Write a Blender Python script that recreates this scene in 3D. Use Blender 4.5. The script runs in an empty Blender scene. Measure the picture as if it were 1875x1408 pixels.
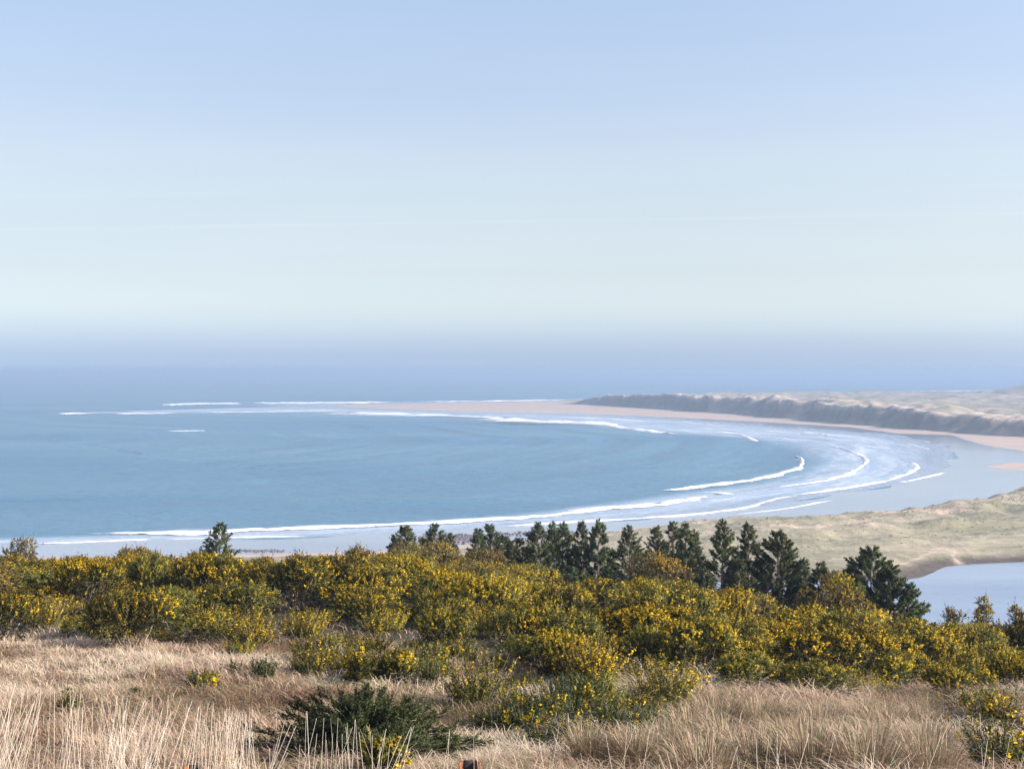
import bpy, math, random
import numpy as np
from math import radians, sin, cos, tan, pi, sqrt, atan2

DATA = bpy.data
SC = bpy.context.scene
COL = SC.collection
RNG = np.random.default_rng(11)
random.seed(5)

# ------------------------------------------------------------------ camera
F = 2575.0                      # focal length in photograph pixels (1875 wide)
CAMH = 60.0                     # the hillside stands sixty metres above the bay
PITCH = math.atan(24.0 / F)
def ray(px, py):
    x, y, z = px - 937.5, F, -(py - 704.0)
    c, s = cos(PITCH), sin(PITCH)
    return np.array([x, y * c + z * s, -y * s + z * c])
def P(px, py, z=0.0):
    r = ray(px, py); t = (z - CAMH) / r[2]
    return np.array([r[0] * t, r[1] * t, z])
def PP(pts, z=0.0):
    return np.array([P(a, b, z)[:2] for a, b in pts])
def proj(x, y, z):
    c, s = cos(PITCH), sin(PITCH)
    z = z - CAMH
    yy = y * c - z * s; zz = y * s + z * c
    return 937.5 + x / yy * F, 704.0 - zz / yy * F

cam = DATA.cameras.new("camera"); cam_o = DATA.objects.new("camera", cam); COL.objects.link(cam_o)
cam.sensor_width = 36; cam.lens = F / 1875 * 36
cam.clip_start = 0.1; cam.clip_end = 200000
cam_o.location = (0, 0, CAMH); cam_o.rotation_euler = (pi / 2 - PITCH, 0, 0)
SC.camera = cam_o

# ------------------------------------------------------------------ noise
def hash2(ix, iy, seed):
    h = (ix.astype(np.int64) * 374761393 + iy.astype(np.int64) * 668265263 + seed * 974634777) & 0xFFFFFFFF
    h = ((h ^ (h >> 13)) * 1274126177) & 0xFFFFFFFF
    h = h ^ (h >> 16)
    return (h & 0xFFFFFF) / float(0xFFFFFF)
def vnoise(x, y, seed=0):
    x = np.asarray(x, float); y = np.asarray(y, float)
    ix, iy = np.floor(x), np.floor(y); fx, fy = x - ix, y - iy
    fx = fx * fx * fx * (fx * (fx * 6 - 15) + 10); fy = fy * fy * fy * (fy * (fy * 6 - 15) + 10)
    a, b = hash2(ix, iy, seed), hash2(ix + 1, iy, seed)
    c, d = hash2(ix, iy + 1, seed), hash2(ix + 1, iy + 1, seed)
    return (a * (1 - fx) + b * fx) * (1 - fy) + (c * (1 - fx) + d * fx) * fy
def fbm(x, y, seed=0, o=4):
    s = 0; a = .5; t = 0
    for k in range(o):
        s = s + a * vnoise(x * 2 ** k + 17.3 * k, y * 2 ** k - 9.1 * k, seed + k); t += a; a *= .5
    return s / t                                    # 0..1
def sstep(a, b, x):
    t = np.clip((np.asarray(x, float) - a) / (b - a), 0, 1); return t * t * (3 - 2 * t)

# ------------------------------------------------------------------ polylines
def seg_dist(pts, line, closed=False):
    """distance to a polyline, arclength of the nearest point"""
    L = np.asarray(line, float)
    if closed: L = np.vstack([L, L[:1]])
    best = np.full(len(pts), 1e18); arc = np.zeros(len(pts)); s0 = 0.0
    for a, b in zip(L[:-1], L[1:]):
        d = b - a; l2 = float(d @ d) + 1e-12
        t = np.clip(((pts - a) @ d) / l2, 0, 1)
        q = pts - a - t[:, None] * d
        dd = (q * q).sum(1); m = dd < best
        best[m] = dd[m]; arc[m] = s0 + t[m] * sqrt(l2); s0 += sqrt(l2)
    return np.sqrt(best), arc
def inside(pts, poly):
    x, y = pts[:, 0], pts[:, 1]; r = np.zeros(len(pts), bool); n = len(poly)
    for i in range(n):
        x1, y1 = poly[i]; x2, y2 = poly[(i + 1) % n]
        if y1 == y2: continue
        c = ((y1 > y) != (y2 > y)) & (x < (x2 - x1) * (y - y1) / (y2 - y1) + x1)
        r ^= c
    return r
def sdist(pts, poly):
    d, _ = seg_dist(pts, poly, True); return np.where(inside(pts, poly), d, -d)
def smooth_line(pts, step, z=None):
    """Catmull-Rom through the points, resampled about every `step` metres"""
    p = np.asarray(pts, float); p = np.vstack([2 * p[0] - p[1], p, 2 * p[-1] - p[-2]]); out = []
    for i in range(1, len(p) - 2):
        n = max(2, int(np.linalg.norm(p[i + 1] - p[i]) / step))
        t = np.linspace(0, 1, n, endpoint=False)[:, None]
        a, b, c, d = p[i - 1], p[i], p[i + 1], p[i + 2]
        out.append(.5 * (2 * b + (c - a) * t + (2 * a - 5 * b + 4 * c - d) * t ** 2 + (3 * b - a - 3 * c + d) * t ** 3))
    out.append(p[-2][None]); return np.vstack(out)

# ------------------------------------------------------------------ mesh building
class MB:
    def __init__(s): s.v = []; s.t = []; s.q = []; s.r = []; s.n = 0; s.m = []
    def add(s, v, tri=None, quad=None, rnd=0.5):
        v = np.asarray(v, float).reshape(-1, 3)
        if tri is not None and len(tri): s.t.append(np.asarray(tri, int).reshape(-1, 3) + s.n)
        if quad is not None and len(quad): s.q.append(np.asarray(quad, int).reshape(-1, 4) + s.n)
        r = np.asarray(rnd, float); s.r.append(np.broadcast_to(r, (len(v),)) if r.ndim == 0 else r)
        s.v.append(v); s.n += len(v)
    def soup(s, tris, rnd, out=None):
        """tris (n,3,3), rnd (n,)"""
        n = len(tris)
        if out is not None:                         # face the leaf outwards and round its shading with the clump it belongs to
            g = np.cross(tris[:, 1] - tris[:, 0], tris[:, 2] - tris[:, 0]); f = (g * out).sum(1) < 0
            tris = tris.copy(); tris[f] = tris[f][:, [1, 0, 2]]
        s.m.append((s.n, n * 3, np.repeat(out, 3, axis=0) if out is not None else None)); s.add(tris.reshape(-1, 3), tri=np.arange(3 * n).reshape(-1, 3), rnd=np.repeat(rnd, 3))
    def mesh(s, name, mat, smooth=False, attrs=None):
        me = DATA.meshes.new(name)
        v = np.vstack(s.v).astype(np.float32)
        t = np.vstack(s.t) if s.t else np.zeros((0, 3), int); q = np.vstack(s.q) if s.q else np.zeros((0, 4), int)
        me.vertices.add(len(v)); me.vertices.foreach_set("co", v.ravel())
        nl = t.size + q.size; nf = len(t) + len(q)
        me.loops.add(nl); me.loops.foreach_set("vertex_index", np.concatenate([t.ravel(), q.ravel()]).astype(np.int32))
        me.polygons.add(nf)
        tot = np.concatenate([np.full(len(t), 3), np.full(len(q), 4)]).astype(np.int32)
        me.polygons.foreach_set("loop_start", np.concatenate([[0], np.cumsum(tot)[:-1]]).astype(np.int32))
        me.polygons.foreach_set("loop_total", tot)
        if smooth: me.polygons.foreach_set("use_smooth", np.ones(nf, bool))
        for k, val in ([("rnd", np.concatenate(s.r))] + list((attrs or {}).items())):
            a = me.attributes.new(k, 'FLOAT', 'POINT'); a.data.foreach_set("value", np.asarray(val, np.float32))
        me.update(); me.materials.append(mat)
        if any(o_ is not None for *_, o_ in s.m):
            nn = np.zeros((s.n, 3))
            for st, c_, o_ in s.m:
                if o_ is not None: nn[st:st + c_] = o_
            me.polygons.foreach_set("use_smooth", np.ones(nf, bool)); me.normals_split_custom_set_from_vertices(nn.tolist())
        return me
    def build(s, name, mat, parent=None, smooth=False, attrs=None):
        o = DATA.objects.new(name, s.mesh(name, mat, smooth, attrs)); COL.objects.link(o)
        if parent: o.parent = parent
        return o
def tube(mb, pts, rad, sides=5, rnd=0.5):
    pts = np.asarray(pts, float); n = len(pts); rad = np.broadcast_to(np.asarray(rad, float), (n,))
    d = np.gradient(pts, axis=0); d /= np.linalg.norm(d, axis=1)[:, None] + 1e-9
    ref = np.array([.37, .93, .05]); a = np.cross(d, ref); a /= np.linalg.norm(a, axis=1)[:, None] + 1e-9
    b = np.cross(d, a); th = np.linspace(0, 2 * pi, sides, endpoint=False)
    v = pts[:, None] + rad[:, None, None] * (a[:, None] * np.cos(th)[None, :, None] + b[:, None] * np.sin(th)[None, :, None])
    q = []
    for i in range(n - 1):
        for k in range(sides):
            k2 = (k + 1) % sides; q.append((i * sides + k, i * sides + k2, (i + 1) * sides + k2, (i + 1) * sides + k))
    base = len(pts) * sides
    v = np.vstack([v.reshape(-1, 3), pts[-1:]])
    t = [((n - 1) * sides + k, (n - 1) * sides + (k + 1) % sides, base) for k in range(sides)]
    mb.add(v, t, q, rnd)
def grid_mesh(xs, ys, zf):
    X, Y = np.meshgrid(xs, ys); Z = zf(X.ravel(), Y.ravel())
    nx, ny = len(xs), len(ys); i = np.arange(nx * ny).reshape(ny, nx)
    q = np.stack([i[:-1, :-1], i[:-1, 1:], i[1:, 1:], i[1:, :-1]], -1).reshape(-1, 4)
    return np.stack([X.ravel(), Y.ravel(), Z], 1), q
def tag(o, label=None, cat=None, group=None, kind=None):
    if label: o["label"] = label
    if cat: o["category"] = cat
    if group: o["group"] = group
    if kind: o["kind"] = kind
    return o
def empty(name, loc=(0, 0, 0), rz=0, sc=(1, 1, 1)):
    o = DATA.objects.new(name, None); COL.objects.link(o); o.empty_display_size = .3
    o.location = loc; o.rotation_euler = (0, 0, rz); o.scale = sc; return o
def unit(v): return v / (np.linalg.norm(v, axis=-1, keepdims=True) + 1e-9)

# ------------------------------------------------------------------ materials
def new_mat(name):
    m = DATA.materials.new(name); m.use_nodes = True
    nt = m.node_tree; nt.nodes.clear()
    out = nt.nodes.new("ShaderNodeOutputMaterial"); b = nt.nodes.new("ShaderNodeBsdfPrincipled")
    nt.links.new(b.outputs[0], out.inputs["Surface"]); return m, nt, b
def N(nt, typ, **kw):
    n = nt.nodes.new(typ)
    for k, v in kw.items():
        if k in n.inputs: n.inputs[k].default_value = v
        else: setattr(n, k, v)
    return n
def ramp(nt, src, stops, interp='LINEAR'):
    r = nt.nodes.new("ShaderNodeValToRGB"); cr = r.color_ramp; cr.interpolation = interp
    while len(cr.elements) < len(stops): cr.elements.new(.5)
    for e, (p, c) in zip(cr.elements, stops): e.position = p; e.color = (*c, 1) if len(c) == 3 else c
    nt.links.new(src, r.inputs[0]); return r.outputs[0]
def mixc(nt, fac, a, b, mode='MIX'):
    m = nt.nodes.new("ShaderNodeMix"); m.data_type = 'RGBA'; m.blend_type = mode
    for s, i in ((fac, 0), (a, 6), (b, 7)):
        if isinstance(s, (int, float)): m.inputs[i].default_value = s
        elif isinstance(s, tuple): m.inputs[i].default_value = (*s, 1)
        else: nt.links.new(s, m.inputs[i])
    return m.outputs[2]
def mth(nt, op, a, b=None, clamp=False):
    m = nt.nodes.new("ShaderNodeMath"); m.operation = op; m.use_clamp = clamp
    for i, s in enumerate((a, b)):
        if s is None: continue
        if isinstance(s, (int, float)): m.inputs[i].default_value = s
        else: nt.links.new(s, m.inputs[i])
    return m.outputs[0]
def attr(nt, name): return N(nt, "ShaderNodeAttribute", attribute_name=name).outputs["Fac"]
def noise(nt, scale, detail=4, rough=.55, vec=None, stretch=None):
    n = N(nt, "ShaderNodeTexNoise", Scale=scale, Detail=detail, Roughness=rough)
    if vec is None: vec = N(nt, "ShaderNodeTexCoord").outputs["Object"]
    if stretch:
        mp = N(nt, "ShaderNodeMapping"); mp.inputs["Scale"].default_value = stretch
        nt.links.new(vec, mp.inputs[0]); vec = mp.outputs[0]
    nt.links.new(vec, n.inputs["Vector"]); return n.outputs["Fac"]
def bump(nt, b, h, strength=.5, dist=.1):
    n = N(nt, "ShaderNodeBump", Strength=strength, Distance=dist); nt.links.new(h, n.inputs["Height"])
    nt.links.new(n.outputs[0], b.inputs["Normal"]); return n
def leaf_mat(name, stops, rough=.65, trans=.22, vary=0.0):
    """matte leaf, colour picked by the leaf's own number, a little light let through"""
    m, nt, b = new_mat(name)
    c = ramp(nt, attr(nt, "rnd"), stops)
    if vary:
        oi = N(nt, "ShaderNodeObjectInfo"); hs = N(nt, "ShaderNodeHueSaturation")
        nt.links.new(c, hs.inputs["Color"])
        nt.links.new(mth(nt, 'ADD', mth(nt, 'MULTIPLY', oi.outputs["Random"], 2 * vary), 1 - vary), hs.inputs["Value"])
        nt.links.new(mth(nt, 'ADD', mth(nt, 'MULTIPLY', oi.outputs["Random"], .03), .485), hs.inputs["Hue"])
        c = hs.outputs[0]
    nt.links.new(c, b.inputs["Base Color"]); b.inputs["Roughness"].default_value = rough
    b.inputs["Specular IOR Level"].default_value = .25
    if trans:
        t = N(nt, "ShaderNodeBsdfTranslucent"); nt.links.new(c, t.inputs[0])
        mx = N(nt, "ShaderNodeMixShader"); mx.inputs[0].default_value = trans
        nt.links.new(b.outputs[0], mx.inputs[1]); nt.links.new(t.outputs[0], mx.inputs[2])
        nt.links.new(mx.outputs[0], nt.nodes["Material Output"].inputs["Surface"])
    return m

M = {}
M['gorse'] = leaf_mat('gorse_green', [(0, (.024, .026, .008)), (.3, (.098, .104, .021)), (.65, (.21, .195, .044)), (1, (.33, .25, .10))], vary=.38)
M['gorse_dark'] = leaf_mat('gorse_dark_green', [(0, (.020, .032, .014)), (.5, (.066, .092, .030)), (1, (.16, .17, .06))], vary=.08)
M['gorse_old'] = leaf_mat('gorse_brown', [(0, (.045, .03, .016)), (.4, (.15, .13, .042)), (.75, (.26, .20, .08)), (1, (.38, .27, .15))], vary=.32)
M['flower'] = leaf_mat('gorse_blossom', [(0, (.70, .43, .012)), (.5, (.86, .60, .018)), (1, (.92, .71, .05))], rough=.6, trans=.3)
M['flower_old'] = leaf_mat('gorse_faded_blossom', [(0, (.50, .32, .02)), (.5, (.70, .48, .025)), (1, (.82, .60, .04))], rough=.6, trans=.2)
M['stem'] = leaf_mat('gorse_wood', [(0, (.13, .10, .075)), (.6, (.26, .21, .16)), (1, (.42, .36, .29))], trans=0)
M['needle'] = leaf_mat('pine_needles', [(0, (.018, .028, .012)), (.4, (.060, .086, .030)), (.8, (.140, .165, .060)), (1, (.22, .21, .09))], trans=.15, vary=.18)
M['bark'] = leaf_mat('pine_bark', [(0, (.12, .09, .07)), (1, (.28, .22, .17))], trans=0)
M['grass'] = leaf_mat('dry_grass', [(0, (.17, .10, .055)), (.22, (.33, .225, .14)), (.5, (.52, .375, .265)), (.8, (.64, .49, .36)), (.92, (.76, .62, .48)), (1, (.26, .27, .11))], trans=.3)
M['stalk'] = leaf_mat('pale_grass_stem', [(0, (.46, .35, .25)), (.5, (.74, .64, .52)), (1, (.90, .84, .74))], trans=.1)
M['rush'] = leaf_mat('rush', [(0, (.15, .09, .045)), (.35, (.35, .245, .15)), (.75, (.58, .45, .33)), (1, (.24, .245, .13))], trans=.25)
M['marram'] = leaf_mat('marram', [(0, (.24, .22, .14)), (.5, (.38, .34, .23)), (1, (.50, .45, .32))], trans=.45)
M['bracken'] = leaf_mat('dead_bracken', [(0, (.17, .095, .055)), (1, (.36, .23, .145))], trans=.2)

# hillside soil
m, nt, b = new_mat('hillside'); M['hill'] = m
c = ramp(nt, noise(nt, .9, 6, .65), [(.3, (.12, .075, .04)), (.5, (.30, .21, .13)), (.68, (.44, .34, .23))])
c2 = ramp(nt, noise(nt, 14, 4, .7), [(.3, (.55, .55, .55)), (.7, (1.2, 1.2, 1.2))])
nt.links.new(mixc(nt, attr(nt, 'litter_shade'), mixc(nt, 1.0, c, c2, 'MULTIPLY'), (.030, .027, .014)), b.inputs["Base Color"]); b.inputs["Roughness"].default_value = .95
bump(nt, b, noise(nt, 9, 6, .7), .9, .12)

# beach: wet near the water, dry and pinkish above it
m, nt, b = new_mat('beach_sand'); M['sand'] = m
wet = attr(nt, 'wet')
wet = mth(nt, 'ADD', wet, mth(nt, 'MULTIPLY', mth(nt, 'SUBTRACT', noise(nt, .006, 5, .6, stretch=(1, .35, 1)), .5), .5))
wet = mth(nt, 'MULTIPLY', mth(nt, 'SUBTRACT', wet, .4), 5, True)
dry = ramp(nt, noise(nt, .03, 5, .6), [(.3, (.50, .385, .31)), (.7, (.60, .475, .39))])
wet_sky_c = ramp(nt, noise(nt, .012, 5, .6, stretch=(.45, 1, 1)), [(.32, (.24, .265, .34)), (.5, (.32, .35, .425)), (.7, (.38, .40, .46))])  # blue of the reflected sky put into the wet sand's own colour
nt.links.new(mixc(nt, wet, dry, wet_sky_c), b.inputs["Base Color"])
nt.links.new(mth(nt, 'ADD', mth(nt, 'MULTIPLY', wet, -.78), .90), b.inputs["Roughness"])
nt.links.new(mth(nt, 'ADD', mth(nt, 'MULTIPLY', wet, .75), .1), b.inputs["Specular IOR Level"])
bump(nt, b, noise(nt, .08, 4, .6, stretch=(1, .4, 1)), .03, 1.0)

# sea: colour by depth, foam streaks over the shallows, swell and chop as bumps
m, nt, b = new_mat('sea_water'); M['sea'] = m
sh = attr(nt, 'shallow'); tt = attr(nt, 'across'); ss = attr(nt, 'along'); off = attr(nt, 'offshore')
cv = N(nt, "ShaderNodeCombineXYZ"); nt.links.new(mth(nt, 'MULTIPLY', ss, .012), cv.inputs[0]); nt.links.new(mth(nt, 'MULTIPLY', tt, 9), cv.inputs[1])
streak = noise(nt, 1.0, 5, .62, vec=cv.outputs[0])
cv2 = N(nt, "ShaderNodeCombineXYZ"); nt.links.new(mth(nt, 'MULTIPLY', ss, .05), cv2.inputs[0]); nt.links.new(mth(nt, 'MULTIPLY', tt, 26), cv2.inputs[1])
fine = noise(nt, 1.0, 4, .6, vec=cv2.outputs[0])
foam = mth(nt, 'MULTIPLY', mth(nt, 'SUBTRACT', mth(nt, 'ADD', mth(nt, 'MULTIPLY', streak, .65), mth(nt, 'MULTIPLY', fine, .35)), .44), 3.4, True)
foam = mth(nt, 'MULTIPLY', foam, mth(nt, 'MULTIPLY', sh, .9), True)
patch = noise(nt, .0035, 4, .6, stretch=(.5, 1, 1))
deep = ramp(nt, patch, [(.33, (.066, .172, .275)), (.67, (.130, .262, .340))])
body = mixc(nt, sh, deep, (.34, .44, .55))
film = mth(nt, 'MULTIPLY', mth(nt, 'SUBTRACT', mth(nt, 'ADD', tt, mth(nt, 'MULTIPLY', mth(nt, 'SUBTRACT', streak, .5), .5)), .72), 4, True)
foam = mth(nt, 'MULTIPLY', foam, mth(nt, 'SUBTRACT', 1.0, mth(nt, 'MULTIPLY', film, .8)))
body = mixc(nt, film, body, (.30, .34, .42))  # thin edge takes the same sky-tinted colour as the wet sand
nt.links.new(mixc(nt, foam, body, (.80, .84, .88)), b.inputs["Base Color"])
nt.links.new(mth(nt, 'SUBTRACT', mth(nt, 'ADD', mth(nt, 'MULTIPLY', foam, .5), .34), mth(nt, 'MULTIPLY', film, .2)), b.inputs["Roughness"])
b.inputs["IOR"].default_value = 1.33
sw = N(nt, "ShaderNodeCombineXYZ"); nt.links.new(mth(nt, 'MULTIPLY', off, .020), sw.inputs[0]); nt.links.new(mth(nt, 'MULTIPLY', ss, .0022), sw.inputs[1])
swell = noise(nt, 1.0, 2, .4, vec=sw.outputs[0])
chop = noise(nt, .12, 5, .65, stretch=(.6, 1, 1))
hh = mth(nt, 'ADD', mth(nt, 'MULTIPLY', swell, 17.0), mth(nt, 'MULTIPLY', chop, 4.0))
bump(nt, b, hh, .5, 1.0)

m, nt, b = new_mat('lagoon_water'); M['lagoon'] = m
nt.links.new(ramp(nt, noise(nt, .02, 4, .6, stretch=(.3, 1, 1)), [(.35, (.22, .29, .40)), (.65, (.30, .37, .48))]), b.inputs["Base Color"])
nt.links.new(ramp(nt, noise(nt, .03, 3, .5, stretch=(.3, 1, 1)), [(.4, (.12,) * 3), (.6, (.3,) * 3)]), b.inputs["Roughness"])
b.inputs["IOR"].default_value = 1.33
bump(nt, b, noise(nt, .4, 4, .6, stretch=(.5, 1, 1)), .08, .5)

m, nt, b = new_mat('sea_foam'); M['foam'] = m
nt.links.new(ramp(nt, noise(nt, .35, 5, .7), [(.3, (.70, .76, .82)), (.55, (.90, .92, .93))]), b.inputs["Base Color"])
b.inputs["Roughness"].default_value = .9; bump(nt, b, noise(nt, .6, 5, .7), .6, .5)
al = mth(nt, 'MULTIPLY', mth(nt, 'ADD', mth(nt, 'MULTIPLY', attr(nt, 'full'), 1.15), mth(nt, 'SUBTRACT', noise(nt, .17, 6, .75), .92)), 2.6, True)
nt.links.new(al, b.inputs["Alpha"])

def dune_mat(name, straw, green, sand, gscale):
    m, nt, b = new_mat(name)
    n1 = noise(nt, gscale, 5, .62, stretch=(.6, 1, 1)); n2 = noise(nt, gscale * 9, 4, .7)
    c = mixc(nt, ramp(nt, n1, [(.38, (0,) * 3), (.62, (1,) * 3)]), straw, green)
    c = mixc(nt, mth(nt, 'MULTIPLY', attr(nt, 'flat'), .62), c, green)
    c = mixc(nt, mth(nt, 'MULTIPLY', mth(nt, 'SUBTRACT', mth(nt, 'ADD', attr(nt, 'bare'), mth(nt, 'MULTIPLY', n2, .5)), .55), 4, True), c, sand)
    c = mixc(nt, attr(nt, 'mud_shade'), c, (.11, .085, .07))
    c = mixc(nt, 1.0, c, ramp(nt, n2, [(.25, (.62,) * 3), (.75, (1.25,) * 3)]), 'MULTIPLY')
    nt.links.new(c, b.inputs["Base Color"]); b.inputs["Roughness"].default_value = .95
    b.inputs["Specular IOR Level"].default_value = .1
    bump(nt, b, n2, .9, .9); return m
M['dunes'] = dune_mat('dune_grass', (.47, .405, .295), (.305, .285, .185), (.58, .45, .36), .022)
M['spit'] = dune_mat('far_dune_grass', (.50, .405, .315), (.33, .30, .215), (.68, .53, .43), .006)
m, nt, b = new_mat('stones'); M['stone'] = m
nt.links.new(ramp(nt, attr(nt, 'rnd'), [(0, (.06, .055, .06)), (1, (.22, .20, .20))]), b.inputs["Base Color"]); b.inputs["Roughness"].default_value = .85
m, nt, b = new_mat('rusty_iron'); M['rust'] = m
nt.links.new(ramp(nt, noise(nt, 34, 7, .7), [(.3, (.07, .03, .02)), (.5, (.30, .10, .035)), (.62, (.46, .17, .06)), (.75, (.30, .22, .20))]), b.inputs["Base Color"])
b.inputs["Roughness"].default_value = .85; b.inputs["Metallic"].default_value = .15; bump(nt, b, noise(nt, 90, 5, .7), .5, .004)

m, nt, b = new_mat('shaded_web'); M['web_shade'] = m  # near black on the web paints the shade inside the channel
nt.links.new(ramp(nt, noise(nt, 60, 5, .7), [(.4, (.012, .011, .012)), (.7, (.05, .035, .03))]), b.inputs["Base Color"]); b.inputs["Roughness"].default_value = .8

# ------------------------------------------------------------------ coast lines (photograph points laid on the water plane)
W_PX = [(560, 743.5), (640, 747), (760, 752), (870, 757), (1000, 758), (1120, 761), (1235, 767), (1350, 775), (1480, 785), (1600, 793), (1680, 803), (1730, 818),
        (1742, 840), (1738, 860), (1700, 876), (1640, 888), (1560, 900), (1480, 913), (1400, 927), (1300, 938), (1150, 952), (1000, 961), (850, 971), (700, 978), (550, 983), (400, 987), (250, 992), (60, 997), (-400, 1003), (-1400, 1010)]
D_PX = [(70, 757.6), (110, 758), (330, 758), (600, 757), (800, 763), (900, 770), (1000, 779), (1130, 787), (1230, 797), (1340, 803), (1400, 815), (1440, 832),
        (1458, 846), (1436, 866), (1360, 884), (1250, 899), (1180, 908), (1060, 925), (900, 943), (700, 958), (420, 971), (135, 979), (-400, 990), (-1400, 996)]
W = smooth_line(PP(W_PX), 60); D = smooth_line(PP(D_PX), 60)
OCEAN = PP([(560, 741.8), (640, 740), (760, 737.6), (900, 735.6), (1030, 734), (1180, 729), (1400, 722.5), (1590, 718.8), (1875, 717), (2400, 716)])
LAND = np.vstack([W, [[-3000, 440], [-3000, -400], [6000, -400], [6000, 4300]], OCEAN[::-1]])
SHALLOW = np.vstack([W, D[::-1]])
DRY = [PP([(600, 744), (700, 748.5), (870, 755), (1050, 757), (1235, 765), (1400, 773.5), (1560, 783), (1640, 794), (1740, 797), (1800, 815), (1880, 828), (2100, 846), (2400, 846), (2300, 800), (1875, 770), (1500, 740), (1030, 734.4), (640, 741)]),
       PP([(1800, 854), (1850, 848), (2000, 850), (2300, 856), (2300, 866), (1900, 864), (1830, 860)]),
       PP([(-1400, 1030), (-300, 1025), (200, 1021), (450, 1017), (700, 1010), (950, 992), (1130, 972), (1250, 958), (1330, 951), (1400, 953), (1500, 952), (1600, 949), (1600, 1200), (-1400, 1200)])]
EDGE_PX = [(-1400, 1030), (-300, 1027), (300, 1024), (700, 1016), (900, 1001), (1100, 981), (1240, 967), (1400, 962.5), (1450, 957), (1560, 951), (1650, 944), (1760, 930), (1830, 910), (1875, 890), (1950, 868), (2100, 845), (2400, 830)]
EDGE = PP(EDGE_PX)
DUNELAND = np.vstack([EDGE, [[2500, 1000], [2500, -400], [-2500, -400]]])
LAGOON = PP([(1665, 1067), (1695, 1063), (1722, 1057), (1740, 1047), (1758, 1040), (1800, 1037), (1875, 1034), (2100, 1027), (2600, 1022), (2600, 1230), (900, 1230), (1010, 1082), (1200, 1072), (1400, 1072), (1580, 1071)])

# ------------------------------------------------------------------ sea
def axis(lo, hi, step, far, grow=1.25):
    a = list(np.arange(lo, hi + step, step)); s = step
    while a[-1] < far: s *= grow; a.append(a[-1] + s)
    s = step; b = []
    x = lo
    while x > -far: s *= grow; x -= s; b.append(x)
    return np.array(b[::-1] + a)
xs = axis(-1000, 700, 7, 60000); ys_ = list(np.arange(420, 1100, 4.5)) + list(np.arange(1100, 2900, 11)); s = 11.0
while ys_[-1] < 90000: s *= 1.2; ys_.append(ys_[-1] + s)
ys = np.array([-60000, -20000, -6000, -2000, -500, 0, 200, 320, 380] + ys_)
v, q = grid_mesh(xs, ys, lambda x, y: 0 * x)
p2 = v[:, :2]
dW, sW = seg_dist(p2, W); dD, _ = seg_dist(p2, D); inS = inside(p2, SHALLOW)
across = np.where(inS, dD / (dD + dW + 1e-6), 0)
soft = 40 * (p2[:, 1] / 1000.0) ** 1.5
shallow = np.where(inS, sstep(0, 1, dD / np.maximum(soft, 15)), 0)
shallow = np.where(~inS & (dD < soft * 1.2), np.maximum(shallow, 0), shallow)
dO, _ = seg_dist(p2, OCEAN); inL = inside(p2, LAND)
shallow = np.maximum(shallow, np.where(~inL & ~inS, .7 * (1 - sstep(0, 160, dO)), 0))
v[:, 2] += np.where(inL, -.4 * sstep(50, 130, np.minimum(dW, dO)), 0)
mb = MB(); mb.add(v, quad=q)
o = mb.build('sea', M['sea'], smooth=True, attrs=dict(shallow=shallow, across=across, along=sW, offshore=dW))
tag(o, 'pale blue sea of the wide bay reaching to the hazy horizon', 'sea', kind='structure')

# ------------------------------------------------------------------ beach
xs = np.concatenate([np.arange(-1500, -300, 12), np.arange(-300, 900, 6), np.arange(900, 4000, 40)])
ys = np.concatenate([np.arange(380, 1000, 5), np.arange(1000, 2800, 10), np.arange(2800, 4400, 25)])
def beach_z(x, y):
    p = np.stack([x, y], 1); d, _ = seg_dist(p, W); dO, _ = seg_dist(p, OCEAN); d = np.minimum(d, dO)
    z = np.where(inside(p, LAND), 1, -1) * d * .008 + (fbm(x / 45, y / 45, 4) - .5) * .16 * np.exp(-(d / 60) ** 2)
    z = np.where(z > .3, .3 + (z - .3) * .06, z)
    e, _ = seg_dist(p, EDGE); z = z - np.where(inside(p, DUNELAND), 3 * sstep(6, 25, e), 0)
    return np.clip(z, -4, 1)
v, q = grid_mesh(xs, ys, beach_z); p2 = v[:, :2]
keep = (v[q][:, :, 2] > -1.0).any(1); q = q[keep]
wet = np.ones(len(v))
for poly in DRY:
    sd = sdist(p2, poly); w = 2.5 * p2[:, 1] ** 2 / (CAMH * F)
    wet = np.minimum(wet, 1 - sstep(-.7, .9, sd / w))
mb = MB(); mb.add(v, quad=q)
o = mb.build('beach', M['sand'], smooth=True, attrs=dict(wet=wet))
tag(o, 'broad curving beach, wet and shining below, pink dry sand above', 'beach', kind='structure')

# ------------------------------------------------------------------ near dunes and flats behind them
def dune_z(x, y):
    p = np.stack([x, y], 1); e, s = seg_dist(p, EDGE); ins = inside(p, DUNELAND)
    n = fbm(x / 18, y / 18, 21, 4); n2 = fbm(x / 7, y / 7, 33, 3); big = fbm(s / 70, e / 40, 5, 2)
    right = sstep(-20, 120, x)
    hc = 1.2 + 4.2 * right * (.55 + .9 * (big - .3))
    ridge = sstep(0, 16, e) * (1 - .72 * sstep(30, 85, e))
    z = .35 + hc * ridge * (.5 + 1.0 * n) + 2.2 * (n2 - .5) * sstep(3, 12, e) * (1 - .75 * sstep(60, 110, e)) * (.3 + .7 * right) + .9 * sstep(10, 80, e)
    z = z + 1.6 * right * np.maximum(0, fbm(x / 40, y / 14, 61, 3) - .52) * 4 * sstep(35, 60, e) * (1 - sstep(80, 120, e))
    z = np.where(ins, z, .35 - .25 * e)
    lg = sdist(p, LAGOON); w = 1 - sstep(-22, 4, lg)
    z = -1.0 + (z + 1.0) * w ** .8
    return z
xs = np.arange(-420, 560, 2.6); ys = np.arange(322, 900, 2.6)
v, q = grid_mesh(xs, ys, dune_z); p2 = v[:, :2]
keep = (v[q][:, :, 2] > -.9).any(1); q = q[keep]
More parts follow.
